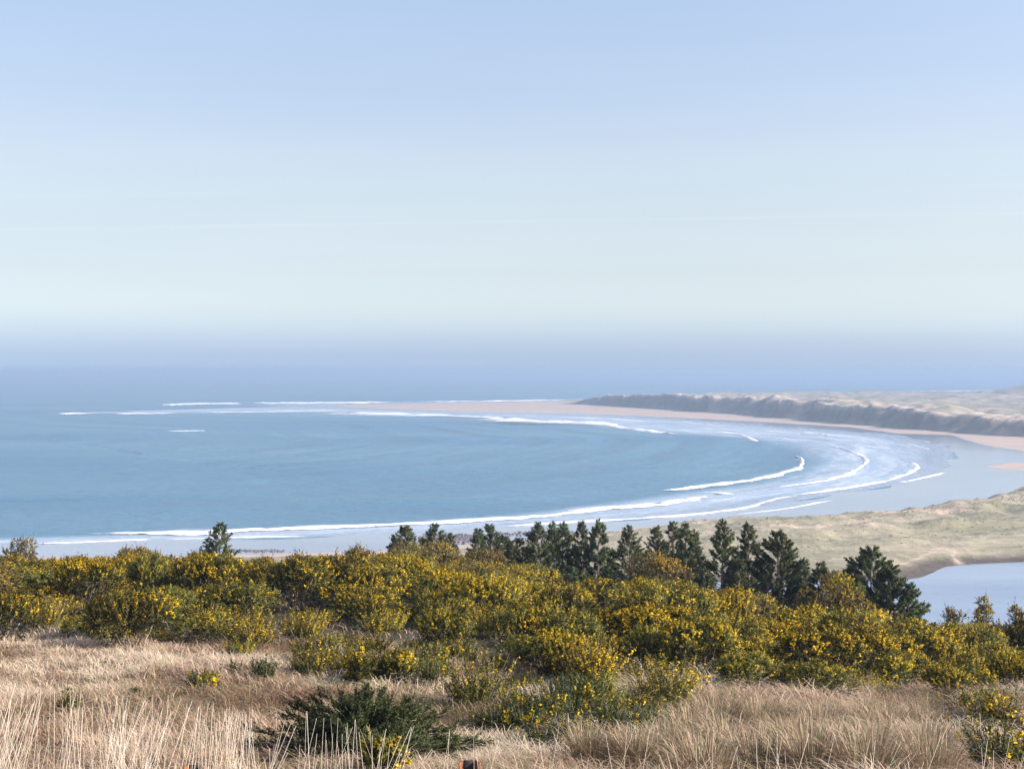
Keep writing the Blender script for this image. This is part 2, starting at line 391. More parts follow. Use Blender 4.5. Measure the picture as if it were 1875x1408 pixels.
e, s = seg_dist(p2, EDGE); lg = sdist(p2, LAGOON)
flat = sstep(45, 80, e) * (1 - .75 * sstep(.45, .6, fbm(p2[:, 0] / 60, p2[:, 1] / 22, 77, 3)))
mud_shade = (1 - sstep(3, 10, np.abs(lg + 5))) * .95
tr, _ = seg_dist(p2, PP([(1700, 1020), (1735, 1017), (1745, 1024), (1752, 1034), (1760, 1042)]))
tr2, _ = seg_dist(p2, PP([(1600, 1058), (1650, 1043), (1690, 1030), (1735, 1017)]))
bare = np.maximum(.75 * (1 - sstep(0, 4, e)), np.maximum(.62 * (1 - sstep(.3, 2.2, tr)), .5 * (1 - sstep(.3, 2.2, tr2))))
bare = np.maximum(bare, .5 * sstep(.62, .7, fbm(p2[:, 0] / 25, p2[:, 1] / 12, 88, 3)) * (1 - flat))
mud_shade = np.where(bare > .4, 0, mud_shade)
mb = MB(); mb.add(v, quad=q)
o = mb.build('dunes', M['dunes'], smooth=True, attrs=dict(flat=flat, bare=bare, mud_shade=mud_shade))
tag(o, 'low straw coloured dunes and green flats between beach and lagoon', 'dunes', kind='structure')

# clumps of marram on the near dunes
n = 16000
cx = RNG.uniform(-60, 420, n); cy = RNG.uniform(395, 780, n); pp = np.stack([cx, cy], 1)
ee, _ = seg_dist(pp, EDGE); ok = inside(pp, DUNELAND) & (ee > 5) & (ee < 90) & (vnoise(cx / 9, cy / 9, 3) > .35) & (sdist(pp, LAGOON) < -12)
m2 = 9000; ex = RNG.uniform(60, 420, m2); ey = RNG.uniform(440, 780, m2); e2, s2 = seg_dist(np.stack([ex, ey], 1), EDGE)
ok2 = inside(np.stack([ex, ey], 1), DUNELAND) & (e2 > 2) & (e2 < 34) & (fbm(ex / 14, ey / 14, 19, 3) > .47)      # shaggier tufts on the seaward ridge
cx = np.concatenate([cx[ok], ex[ok2]]); cy = np.concatenate([cy[ok], ey[ok2]]); cz = dune_z(cx, cy); n = len(cx); k = 7; tall = np.concatenate([np.ones(ok.sum()), np.full(ok2.sum(), 1.9)])[:, None]
h = RNG.uniform(.15, .42, (n, k)) * tall; a = RNG.uniform(0, 2 * pi, (n, k)); l = RNG.uniform(.1, .55, (n, k)); wd = RNG.uniform(.18, .4, (n, k))
b0 = np.stack([cx, cy, cz - .15], 1)[:, None, :]
tip = b0 + np.stack([np.cos(a) * l * h, np.sin(a) * l * h, h], -1); sd = np.stack([-np.sin(a), np.cos(a), 0 * a], -1) * wd[..., None]
o_ = np.stack([np.cos(a), np.sin(a), 0 * a], -1) * RNG.uniform(0, .5, (n, k))[..., None]
tr_ = np.stack([b0 + o_ - sd, b0 + o_ + sd, tip + o_], 2).reshape(-1, 3, 3)
mb = MB(); mb.soup(tr_, RNG.random(n * k))
tag(mb.build('marram_grass', M['marram']), 'tufts of marram grass all over the near dunes', 'grass', kind='stuff')

# lagoon
lv, lq = grid_mesh(np.arange(-60, 700, 8), np.arange(270, 470, 5), lambda x, y: 0 * x + .12)
lc = sdist(lv[:, :2], LAGOON); keep = (lc[lq] > -14).any(1)
mb = MB(); mb.add(lv, quad=lq[keep])
tag(mb.build('lagoon', M['lagoon'], smooth=True), 'calm pale blue lagoon behind the near dunes', 'lagoon', kind='structure')

# ------------------------------------------------------------------ far dune headland
FOOT = smooth_line(PP([(1018, 739.5), (1040, 740.5), (1100, 743), (1200, 749), (1300, 756), (1400, 764), (1500, 772), (1600, 781), (1700, 789), (1800, 797), (1875, 801), (2000, 812), (2200, 826), (2500, 840)]), 3.2)
BACK = smooth_line(np.array([P(1018, 735)[:2] + [0, 20], P(1060, 733.5)[:2] + [0, 30], [380, 3120], [650, 3500], [1000, 3950], [1600, 4170], [2600, 4200], [4500, 4100]]), 20)
def resample(line, n):
    d = np.concatenate([[0], np.cumsum(np.linalg.norm(np.diff(line, axis=0), axis=1))])
    t = np.linspace(0, d[-1], n); return np.stack([np.interp(t, d, line[:, 0]), np.interp(t, d, line[:, 1])], 1), t
nu = 640; fo, su = resample(FOOT, nu); ba, _ = resample(BACK, nu)
vv = np.concatenate([np.linspace(0, .06, 44), .06 + (np.linspace(0, 1, 170)[1:] ** 1.7) * .94])
U, V = np.meshgrid(np.arange(nu), vv, indexing='ij')
base = fo[U] + (ba - fo)[U] * V[..., None]
# near the foot march along the true normal of the foot line
tang = np.gradient(fo, axis=0); tang = unit(tang); nrm = np.stack([-tang[:, 1], tang[:, 0]], 1)
nrm = np.where((((ba - fo) * nrm).sum(1) < 0)[:, None], -nrm, nrm)
L_ = np.linalg.norm(ba - fo, axis=1); dist = V * L_[:, None]
alt = fo[U] + nrm[U] * dist[..., None]; wgt = sstep(60, 260, dist)[..., None]
base = alt * (1 - wgt) + base * wgt
X, Y = base[..., 0], base[..., 1]; S = su[U]
pxs, _p = proj(fo[:, 0], fo[:, 1], 0 * fo[:, 0])
hc = np.interp(pxs, [1016, 1040, 1070, 1100, 1160, 1250, 1400, 1550, 1700, 1875, 2500], [0, 4, 15, 20, 24, 23, 24, 21, 17, 17, 12])[:, None]
spur = fbm(S / 58 - dist / 34, S * 0 + 3.3, 14, 4)
tooth = 1 - np.abs(2 * vnoise(S / 52 - dist / 70, S * 0 + 4.1, 15) - 1); tooth2 = 1 - np.abs(2 * vnoise(S / 21, dist / 40, 16) - 1); amp = .35 + .65 * sstep(300, 700, S)
hc = hc * (.80 + .35 * (fbm(S / 130, S * 0 + 1.7, 71, 3) - .3) + .22 * amp * tooth)
cd = 9 + hc * .42 + amp * (46 * (tooth - .5) + 16 * (tooth2 - .5)) + 26 * (fbm(S / 110, dist / 90, 72, 3) - .5)                        # where the crest of the seaward face lies
cd = np.maximum(cd, 9)
rise = np.clip(dist / cd, 0, 1); rise = rise ** 1.15
hum = fbm(X / 55, Y / 90, 9, 4)
plate = .40 + .75 * (hum - .35) + .0 * dist
after = sstep(cd, cd + 120, dist)
prof = rise * (1 - after) + after * plate
taper = 1 - sstep(.55, 1.0, V)
Z = hc * prof * (.25 + .75 * taper) + hc * .42 * (fbm(X / 15, Y / 30, 40, 4) - .5) * sstep(4, cd, dist) * (1 - .6 * after)
Z = Z * sstep(0, 6, dist) * taper ** .35 + .35
knoll = np.array(P(1840, 733)[:2]) + [0, -150]
rk = np.hypot(X - knoll[0], (Y - knoll[1]) / 1.6)
Z = Z + 22 * np.exp(-(rk / 75) ** 2)
Z[:, 0] = -.6; Z[:, -1] = -.6
i = np.arange(nu * len(vv)).reshape(nu, len(vv))
q = np.stack([i[:-1, :-1], i[1:, :-1], i[1:, 1:], i[:-1, 1:]], -1).reshape(-1, 4)
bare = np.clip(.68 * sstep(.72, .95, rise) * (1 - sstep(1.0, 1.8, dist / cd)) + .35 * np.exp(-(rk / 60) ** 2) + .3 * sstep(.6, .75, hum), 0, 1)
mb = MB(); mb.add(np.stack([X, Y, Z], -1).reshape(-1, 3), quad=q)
o = mb.build('headland', M['spit'], smooth=True, attrs=dict(flat=(after * sstep(.3, .5, 1 - hum)).ravel(), bare=bare.ravel(), mud_shade=(.62 * sstep(.05, .3, rise) * (1 - sstep(.75, 1.0, rise)) * (.4 + .8 * fbm(S / 16, dist / 12, 81, 3))).ravel()))  # seaward face tinted dark: scrub, with its shade put into the colour
tag(o, 'long dune headland across the bay with a shaded seaward slope', 'dunes', kind='structure')

# ------------------------------------------------------------------ breaking waves
def wave(pts, label, rows=3.0, h=1.0, group='white breaking waves rolling into the bay', ragged=.62, seed=0, flip=False):
    """a broken crest: steep front towards the land, ragged foam trailing off behind"""
    w = smooth_line(PP(pts), 3.0); n = len(w); t = unit(np.gradient(w, axis=0)); nn = np.stack([-t[:, 1], t[:, 0]], 1) * (-1 if flip else 1)
    ln = np.concatenate([[0], np.cumsum(np.linalg.norm(np.diff(w, axis=0), axis=1))]); tot = ln[-1]
    width = rows * w[:, 1] ** 2 / (CAMH * F)
    horiz = np.abs(t[:, 0]); width = width * horiz ** 1.3 + rows * 1.5 * (1 - horiz ** 1.3) * w[:, 1] / F + .8
    e = np.clip(np.minimum(ln, tot - ln) / (min(tot * .18, 30 * np.sqrt(w[:, 1].mean() / 700)) + 1e-6), 0, 1) ** .6
    k = w[:, 1].mean() / 900
    n1 = fbm(ln / (34 * k), ln * 0 + seed, 50 + seed, 4); n2 = fbm(ln / 9, ln * 0 + seed, 70 + seed, 3)
    width = width * (.2 + .8 * e) * (1 - ragged + 2 * ragged * n1) * 1.15
    offs = np.array([-.5, -.36, -.22, -.08, .06, .24, .5, .9, 1.5]); hs = np.array([-.06, .35, .8, 1.0, .8, .45, .2, .1, -.06]); ed = np.array([0, .6, .95, 1, .9, .62, .42, .3, 0])
    m = len(offs); jit = (np.stack([fbm(ln / (9 * k), ln * 0 + 9.7 * j, 90 + seed, 3) for j in range(m)], 1) - .5) * 1.2
    wander = (fbm(ln / (60 * k), ln * 0 + 3.1, 30 + seed, 3) - .5)[:, None] * .8
    O = (offs[None] + jit * .3 + wander) * width[:, None]
    Hh = h * hs[None] * (.35 + .65 * e)[:, None] * (.4 + 1.2 * n2[:, None])
    Hh[:, 0] = -.1; Hh[:, -1] = -.1
    v = np.concatenate([w[:, None, :] + nn[:, None, :] * O[..., None], Hh[..., None]], -1)
    i = np.arange(n * m).reshape(n, m); q = np.stack([i[:-1, :-1], i[1:, :-1], i[1:, 1:], i[:-1, 1:]], -1).reshape(-1, 4)
    mb = MB(); mb.add(v.reshape(-1, 3), quad=q); full = (ed[None] * (.25 + .75 * e[:, None]) * (.7 + .6 * n1[:, None])).ravel()
    return tag(mb.build('breaking_wave', M['foam'], smooth=True, attrs=dict(full=full)), label, 'wave', group)
wave([(135, 978), (250, 976), (400, 973), (600, 967), (800, 958), (1000, 945), (1150, 929), (1240, 917), (1300, 909)], 'long white breaker along the near beach, the longest and thickest one', 6.5, .9, seed=1)
wave([(60, 995.5), (200, 991), (285, 988)], 'thin wash line at far left, just above the gorse on the beach', 2.6, .3, seed=2)
wave([(290, 988), (400, 985), (480, 983), (570, 982)], 'faint wash line on the wet sand either side of the lone pine', 1.8, .25, seed=21)
wave([(900, 966), (1000, 960), (1150, 951), (1250, 943), (1350, 932), (1415, 915), (1460, 907)], 'white swash line between the long near breaker and the pine row', 3.2, .4, seed=3)
wave([(1195, 900), (1280, 892), (1360, 882), (1420, 870), (1455, 857), (1468, 845), (1456, 834)], 'bright hooked breaker at the edge of the dark blue water', 4.2, 1.0, seed=4)
wave([(1420, 893), (1480, 885), (1540, 871), (1570, 857), (1583, 845), (1570, 832), (1540, 822), (1510, 817)], 'second hooked wave, just landward of the bright hooked breaker', 2.7, .6, seed=5)
wave([(1440, 908), (1540, 895), (1590, 885), (1640, 876), (1670, 865), (1678, 855), (1664, 845)], 'third hooked wave, thin and ragged, near the wet sand', 2.6, .4, seed=6)
wave([(1640, 884), (1690, 875), (1735, 864)], 'short faint wash line closest to the wet sand on the right', 1.8, .25, seed=7)
wave([(640, 755), (760, 759), (880, 765), (940, 770), (1000, 774), (1080, 777), (1130, 782), (1200, 792), (1245, 797)], 'broad white surf line below the pink sand of the headland tip', 5.5, 1.4, seed=8, flip=True)
wave([(925, 770), (960, 772), (1010, 774), (1050, 772)], 'thick patch of white water where the far surf line widens', 8.0, 1.2, seed=18, flip=True)
wave([(1290, 791), (1330, 793), (1362, 798), (1388, 810)], 'small curled wave right of the far surf line', 4.0, .8, seed=9, flip=True)
wave([(295, 743.5), (330, 741.5), (380, 740), (437, 739)], 'distant white breaker over the shoal, left of the sand spit tip', 4.0, 2.4, seed=10)
wave([(450, 738.2), (560, 738), (640, 737.5), (732, 737)], 'distant white breaker running along the outer side of the sand spit', 2.6, 2.2, seed=11)
wave([(755, 736.8), (860, 735.5), (950, 734), (1030, 733)], 'distant white breaker on the ocean side below the headland point', 2.2, 2.0, seed=12)
wave([(112, 757), (150, 757), (182, 757.5)], 'leftmost white breaker far out in the bay mouth', 3.0, 1.4, seed=13)
wave([(205, 758), (260, 757.5), (326, 757)], 'small breaker in the bay mouth, second from the left', 2.2, 1.1, seed=14)
wave([(338, 756), (420, 755.2), (500, 754), (640, 752)], 'long thin breaker from the bay mouth towards the sand spit', 2.3, 1.1, seed=15)
wave([(305, 790), (345, 789.5), (380, 789)], 'lone faint whitecap in the blue water at left', 1.8, .7, seed=16)
wave([(1590, 719.4), (1660, 718.6), (1760, 717.4), (1812, 717)], 'white ocean surf line beyond the headland on the right', 2.2, 2.6, seed=17)
wave([(1852, 716.8), (1880, 716.6), (1990, 716.2)], 'white ocean surf at the right edge beyond the dune knoll', 2.2, 2.6, seed=19)
wave([(1470, 791), (1500, 794), (1522, 800)], 'small white scribble of foam in the shallows under the far beach', 3.4, .5, seed=22, flip=True)
wave([(1312, 905), (1322, 904), (1332, 903.5)], 'tiny white crest just right of where the long near breaker ends', 3.5, .7, seed=23)
wave([(1556, 811), (1580, 815), (1612, 822)], 'loose foam patch at the landward end of the second hooked wave', 3.0, .35, seed=24, flip=True)
wave([(1660, 812), (1680, 817), (1702, 824)], 'loose foam patch nearest the far beach on the right', 2.2, .3, seed=25, flip=True)

wave([(1235, 772), (1290, 776), (1345, 781)], 'thin foam line between the far surf line and the headland beach', 1.6, .35, seed=31, flip=True)
wave([(1395, 788), (1440, 792), (1478, 797)], 'faint foam line right of the small curled wave', 1.8, .3, seed=32, flip=True)
wave([(1330, 944), (1400, 936), (1470, 926), (1530, 915)], 'thin swash edge along the wet sand above the rightmost pines', 1.5, .2, seed=35)
wave([(1060, 765), (1130, 768), (1200, 773)], 'thin foam line close under the headland beach, right of the sand spit', 1.5, .35, seed=36, flip=True)

# dark shingle on the near beach
n = 1500; mb = MB()
qx = np.concatenate([RNG.normal(835, 26, 900), RNG.uniform(420, 520, 260), RNG.normal(1010, 30, 340)]); qy = np.concatenate([RNG.normal(986, 3.4, 900), RNG.normal(1008, 1.2, 260), RNG.normal(977, 2.0, 340)])
for a, b_ in zip(qx, qy):
    p = P(a, b_, .42); r = RNG.uniform(.35, .9) * (.55 if b_ > 1002 else 1); n6 = 6
    th = np.linspace(0, 2 * pi, n6, endpoint=False) + RNG.random(); rr = r * RNG.uniform(.7, 1.2, n6)
    ring = np.stack([p[0] + np.cos(th) * rr, p[1] + np.sin(th) * rr, np.full(n6, p[2] - .2)], 1)
    r2 = ring.copy(); r2[:, :2] = p[:2] + (ring[:, :2] - p[:2]) * .6; r2[:, 2] = p[2] + r * RNG.uniform(.25, .5)
    v = np.vstack([ring, r2, [[p[0], p[1], p[2] + r * .5]]])
    q = [(k, (k + 1) % 6, 6 + (k + 1) % 6, 6 + k) for k in range(6)]; t = [(6 + k, 6 + (k + 1) % 6, 12) for k in range(6)]
    mb.add(v, t, q, RNG.random())
tag(mb.build('shingle', M['stone']), 'dark scattered stones and weed on the wet sand behind the pines', 'stones', kind='stuff')

# ------------------------------------------------------------------ hillside
# photograph row where the open grass gives way to the gorse
LX = [-400, 0, 300, 500, 650, 800, 900, 1050, 1200, 1400, 1600, 1750, 1875, 2300]
LY = [1190, 1190, 1195, 1198, 1205, 1212, 1230, 1255, 1288, 1288, 1292, 1288, 1280, 1280]
HD = np.array([-60, -20, 0, 3, 5, 6.5, 8, 12, 16, 22, 30, 38, 50, 60, 70, 78, 88, 100, 130, 180, 250, 300, 340, 400, 500])
HZ = -np.array([-9, -1.0, 1.7, 1.95, 2.5, 2.95, 3.4, 4.25, 5.0, 6.0, 7.0, 7.75, 8.9, 9.7, 10.7, 11.9, 14.0, 17.2, 27, 40, 52, 57, 60.0, 63, 66])
def hill(x, y, rough=True):
    x = np.asarray(x, float); y = np.asarray(y, float)
    z = CAMH + np.interp(y, HD, HZ)
    z = (z * 2 + CAMH + np.interp(y - .05 * np.abs(y) - .5, HD, HZ) + CAMH + np.interp(y + .05 * np.abs(y) + .5, HD, HZ)) / 4
    a = x / np.maximum(y, 20)
    z = z - 4.0 * sstep(18, 76, y) * sstep(-.03, .3, a)
    if rough:
        z = z + .9 * (fbm(x / 11, y / 11, 2, 3) - .5) * sstep(6, 25, y) + .55 * (fbm(x / 1.6, y / 1.6, 8, 3) - .5) * sstep(3, 10, y)
    return z
def hill_at(px, py, z_above=0.0):
    r = ray(px, py); r = r / r[1]
    y = np.arange(3, 140, .05); x = r[0] * y; z = CAMH + r[2] * y
    k = np.argmax(z < hill(x, y) + z_above); return float(x[k]), float(y[k]), float(hill(x[k], y[k]))
def axis2(step, lim, grow):
    a = [0.0]; s = step
    while a[-1] < lim:
        a.append(a[-1] + s)
        if a[-1] > 36: s *= grow
    a = np.array(a); return np.concatenate([-a[:0:-1], a])
xs = axis2(.42, 420, 1.12); ys = np.concatenate([np.linspace(-60, -1, 20), np.arange(0, 50, .38), np.arange(50, 110, .8), np.arange(110, 470, 5)])
v, q = grid_mesh(xs, ys, hill); mb = MB(); mb.add(v, quad=q)
gx, gy = proj(v[:, 0], np.maximum(v[:, 1], 2), v[:, 2]); litter_shade = sstep(18, 45, np.interp(gx, LX, LY) - gy) * (v[:, 1] > 20) * (1 - sstep(85, 110, v[:, 1])) * .9  # gorse litter darkened to paint the shade under and between the bushes
o = mb.build('ground', M['hill'], smooth=True, attrs=dict(litter_shade=litter_shade)); tag(o, 'rough grassy hillside falling away to the bay', 'hillside', kind='structure')

# ------------------------------------------------------------------ dry grass
def blades(base, h, lean, az, wd, rnd, curl=.5):
    """bent tapering blades: three segments each"""
    n = len(base); d = np.stack([np.cos(az), np.sin(az), 0 * az], 1); fa = az + pi / 2 + RNG.uniform(-.9, .9, n)
    s = np.stack([np.cos(fa), np.sin(fa), 0 * fa], 1) * wd[:, None] * .5
    up = np.array([0, 0, 1.0])
    p1 = base + d * (lean * h * .25)[:, None] + up * (h * .45)[:, None]
    p2 = base + d * (lean * h * (.65 + .2 * curl))[:, None] + up * (h * (.86 - .25 * curl * np.minimum(lean, 1)))[:, None]
    p3 = base + d * (lean * h * (1.05 + .3 * curl))[:, None] + up * (h * (1.0 - .55 * curl * np.minimum(lean, 1)))[:, None]
    v = np.stack([base - s, base + s, p1 - s * .85, p1 + s * .85, p2 - s * .55, p2 + s * .55, p3], 1)
    i = np.arange(n)[:, None] * 7
    q = np.concatenate([i + np.array([0, 1, 3, 2]), i + np.array([2, 3, 5, 4])]); t = i + np.array([4, 5, 6])
    return v.reshape(-1, 3), t, q, np.repeat(rnd, 7)
n = 330000
y = 9 + (62 - 9) * RNG.random(n) ** 1.0; x = RNG.uniform(-1, 1, n) * (.43 * y + 1.5)
bpx, bpy = proj(x, y, hill(x, y)); lim = np.interp(bpx, LX, LY)
clump = fbm(x / .7, y / .7, 91, 2); patchy = fbm(x / 3.4, y / 4.5, 95, 3)
dens = np.where(bpy < lim - 25, .10, 1.0) * (.35 + .9 * clump)
ok = (RNG.random(n) < dens) & (bpy > lim - 95)
x, y, clump, patchy, bpx, bpy = x[ok], y[ok], clump[ok], patchy[ok], bpx[ok], bpy[ok]; n = len(x)
h = (.16 + .38 * clump) * RNG.uniform(.6, 1.25, n) * np.where(bpx > 1150, 1.2, .72)
az = RNG.normal(2.6, 1.5, n) + 5 * (fbm(x / 1.8, y / 1.8, 66, 2) - .5)
rnd = np.clip(np.interp(bpy, [1200, 1290, 1400], [.50, .44, .38]) + 2.2 * (patchy - .5) + .9 * (clump - .5) + RNG.normal(0, .17, n), 0, .93)
rnd = np.where(RNG.random(n) < .07 + .16 * ((bpx > 560) & (bpx < 1350) & (bpy < lim[ok] + 110)) + .10 * (fbm(x / 2.2, y / 2.6, 55, 2) > .58), 1.0, rnd)
wd = (.0035 + .00042 * y) * RNG.uniform(.7, 1.4, n)
v, t, q, r = blades(np.stack([x, y, hill(x, y) - .02], 1), h, RNG.uniform(.3, 1.9, n), az, wd, rnd, .8)
mb = MB(); mb.add(v, t, q, r)
# the near strip at the foot of the picture
n = 60000; y = RNG.uniform(2.5, 10, n); x = RNG.uniform(-1, 1, n) * (.45 * y + .8); cl = fbm(x / .5, y / .5, 12, 2)
ok = RNG.random(n) < .3 + cl; x, y, cl = x[ok], y[ok], cl[ok]; n = len(x)
v, t, q, r = blades(np.stack([x, y, hill(x, y) - .02], 1), (.1 + .3 * cl) * RNG.uniform(.6, 1.2, n), RNG.uniform(.2, 1.3, n), RNG.uniform(0, 6.3, n), RNG.uniform(.004, .008, n), np.clip(RNG.normal(.22, .18, n), 0, 1), .7)
mb.add(v, t, q, r)
tag(mb.build('dry_grass', M['grass']), 'dry straw coloured moor grass covering the near slope', 'grass', kind='stuff')

# tall pale stems at the foot of the picture
mb = MB()
def stem(px, top, d, lean):
    """one bleached flower stem standing d metres away, its tip at photograph row `top`"""
    r = ray(px, top); r = r / r[1]; tip = np.array([r[0] * d, d, CAMH + r[2] * d])
    bx, by = tip[0] - lean, d + RNG.normal(0, .06); bz = float(hill(bx, by)) - .03
    b = np.array([bx, by, bz]); hgt = tip[2] - bz
    if hgt < .25: return
    k = 6; t = np.linspace(0, 1, k)[:, None]
    mid = np.array([RNG.normal(0, .035), RNG.normal(0, .03), 0]) * hgt
    pts = b + (tip - b) * t + mid * (4 * t * (1 - t)); pts[:, 0] -= lean * .45 * (t * (1 - t)).ravel()
    rr = RNG.uniform(.0009, .0015); rn = float(np.clip(RNG.normal(.65, .2), 0, 1))
    tube(mb, pts, rr * np.linspace(1.2, .4, k), 4, rn)
    if RNG.random() < .45:                          # a dry leaf peeling away
        j = pts[RNG.integers(1, 4)]; a = RNG.uniform(0, 2 * pi); l = RNG.uniform(.08, .22)
        e = j + np.array([cos(a) * l * .5, sin(a) * l * .3, l * RNG.uniform(.2, .9)])
        tube(mb, [j, (j + e) / 2 + [0, 0, .02], e], [.0022, .0018, .0006], 3, rn)
for k in range(340):
    u = RNG.random()
    if u < .60: px = 480 * RNG.random() ** 1.15 - 20
    elif u < .78: px = RNG.uniform(440, 760)
    else: px = RNG.uniform(760, 1900)
    env = np.interp(px, [-20, 60, 330, 480, 700, 900, 1300, 1500, 1900], [1245, 1262, 1280, 1300, 1325, 1330, 1325, 1350, 1350])
    top = env + RNG.exponential(62) - 8
    d = RNG.uniform(3.9, 6.4)
    stem(px, top, d, RNG.normal(.09, .10) + .12 * sin(px / 37.0) if px < 760 else RNG.normal(-.01, .14))
tag(mb.build('grass_stems', M['stalk'], smooth=True), 'tall bleached grass stems standing along the very front', 'grass', kind='stuff')

# ------------------------------------------------------------------ shrubs
def spines(mb, B, Dn, L, k, sl, w, rmean, rsd=.16, along=(.05, 1.0), out=None, mixn=.45):
    """each shoot carries k spiky leaves set round it"""
    n = len(B); t = RNG.uniform(along[0], along[1], (n, k)); base = B[:, None] + Dn[:, None] * (L[:, None] * t)[..., None]
    rv = RNG.normal(0, 1, (n, k, 3)); rv = unit(rv)
    d = unit(Dn[:, None] * .75 + rv * .85); s = unit(np.cross(d, RNG.normal(0, 1, (n, k, 3))))
    ln = (sl * RNG.uniform(.6, 1.3, (n, k)) * (1.1 - .4 * t))[..., None]; ww = w * RNG.uniform(.7, 1.3, (n, k, 1))
    tri = np.stack([base - s * ww, base + s * ww, base + d * ln], 2).reshape(-1, 3, 3)
    r = np.clip(np.repeat(rmean, k) + (t.ravel() - .5) * .25 + RNG.normal(0, rsd, n * k), 0, 1)
    if out is not None: out = unit(np.repeat(out, k, axis=0) + RNG.normal(0, mixn, (n * k, 3)))
    mb.soup(tri, r, out)
def blossoms(mb, B, Dn, L, k, size, along=(.35, 1.05), out=None):
    n = len(B); t = RNG.uniform(along[0], along[1], (n, k)); c = B[:, None] + Dn[:, None] * (L[:, None] * t)[..., None] + RNG.normal(0, .018, (n, k, 3))
    c = c.reshape(-1, 3); m = len(c); sz = size * RNG.uniform(.6, 1.3, (m, 1)); rn = RNG.random(m)
    a = unit(RNG.normal(0, 1, (m, 3))); b = unit(np.cross(a, RNG.normal(0, 1, (m, 3)))); cc = np.cross(a, b)
    if out is not None: out = unit(np.repeat(out, k, axis=0) + RNG.normal(0, .4, (m, 3)))
    for u, v in ((a, b), (b, cc)):
        mb.soup(np.stack([c - u * sz * .55, c + u * sz * .55, c + v * sz], 1), rn, out)
        mb.soup(np.stack([c + u * sz * .5, c - u * sz * .5, c - v * sz * .8], 1), rn, out)
def lobes_of(R, H, n, lift, rs):
    r = R * .68 * np.sqrt(rs.random(n)); a = rs.random(n) * 2 * pi
    z = H * (lift - .06 + .22 * rs.random(n) - .36 * (r / R) ** 2)
    c = np.stack([r * np.cos(a), r * np.sin(a), z], 1)
    s = np.stack([R * rs.uniform(.22, .40, n)] * 2 + [H * rs.uniform(.20, .34, n)], 1); return c, s
def shell(c, s, n, zmin, rs):
    k = rs.integers(0, len(c), n * 3); d = unit(rs.normal(0, 1, (n * 3, 3))); p = c[k] + d * s[k] * rs.uniform(.72, 1.0, (n * 3, 1))
    ok = (d[:, 2] > zmin) & (p[:, 2] > .08)
    for j in range(len(c)):
        e = (((p - c[j]) / s[j]) ** 2).sum(1); ok &= (e > .5) | (k == j)
    i = np.where(ok)[0][:n]; return p[i], d[i], k[i]
def branch_set(mb, c, rs, twigs, rad=.03):
    for p in c:
        b = np.array([rs.normal(0, .12), rs.normal(0, .12), -.05]); mid = (b + p) / 2 + rs.normal(0, .14, 3)
        t = np.linspace(0, 1, 6)[:, None]; pts = b * (1 - t) ** 2 + 2 * mid * t * (1 - t) + p * t ** 2
        pts += rs.normal(0, .025, pts.shape); pts[0] = b
        tube(mb, pts, np.linspace(rad, rad * .35, 6), 5, rs.random())
        for _ in range(twigs):
            j = pts[rs.integers(2, 6)]; d = unit(rs.normal(0, 1, 3) + [0, 0, .5]); l = rs.uniform(.25, .6)
            tube(mb, [j, j + d * l * .5 + rs.normal(0, .03, 3), j + d * l], [rad * .35, rad * .25, rad * .1], 4, rs.random())
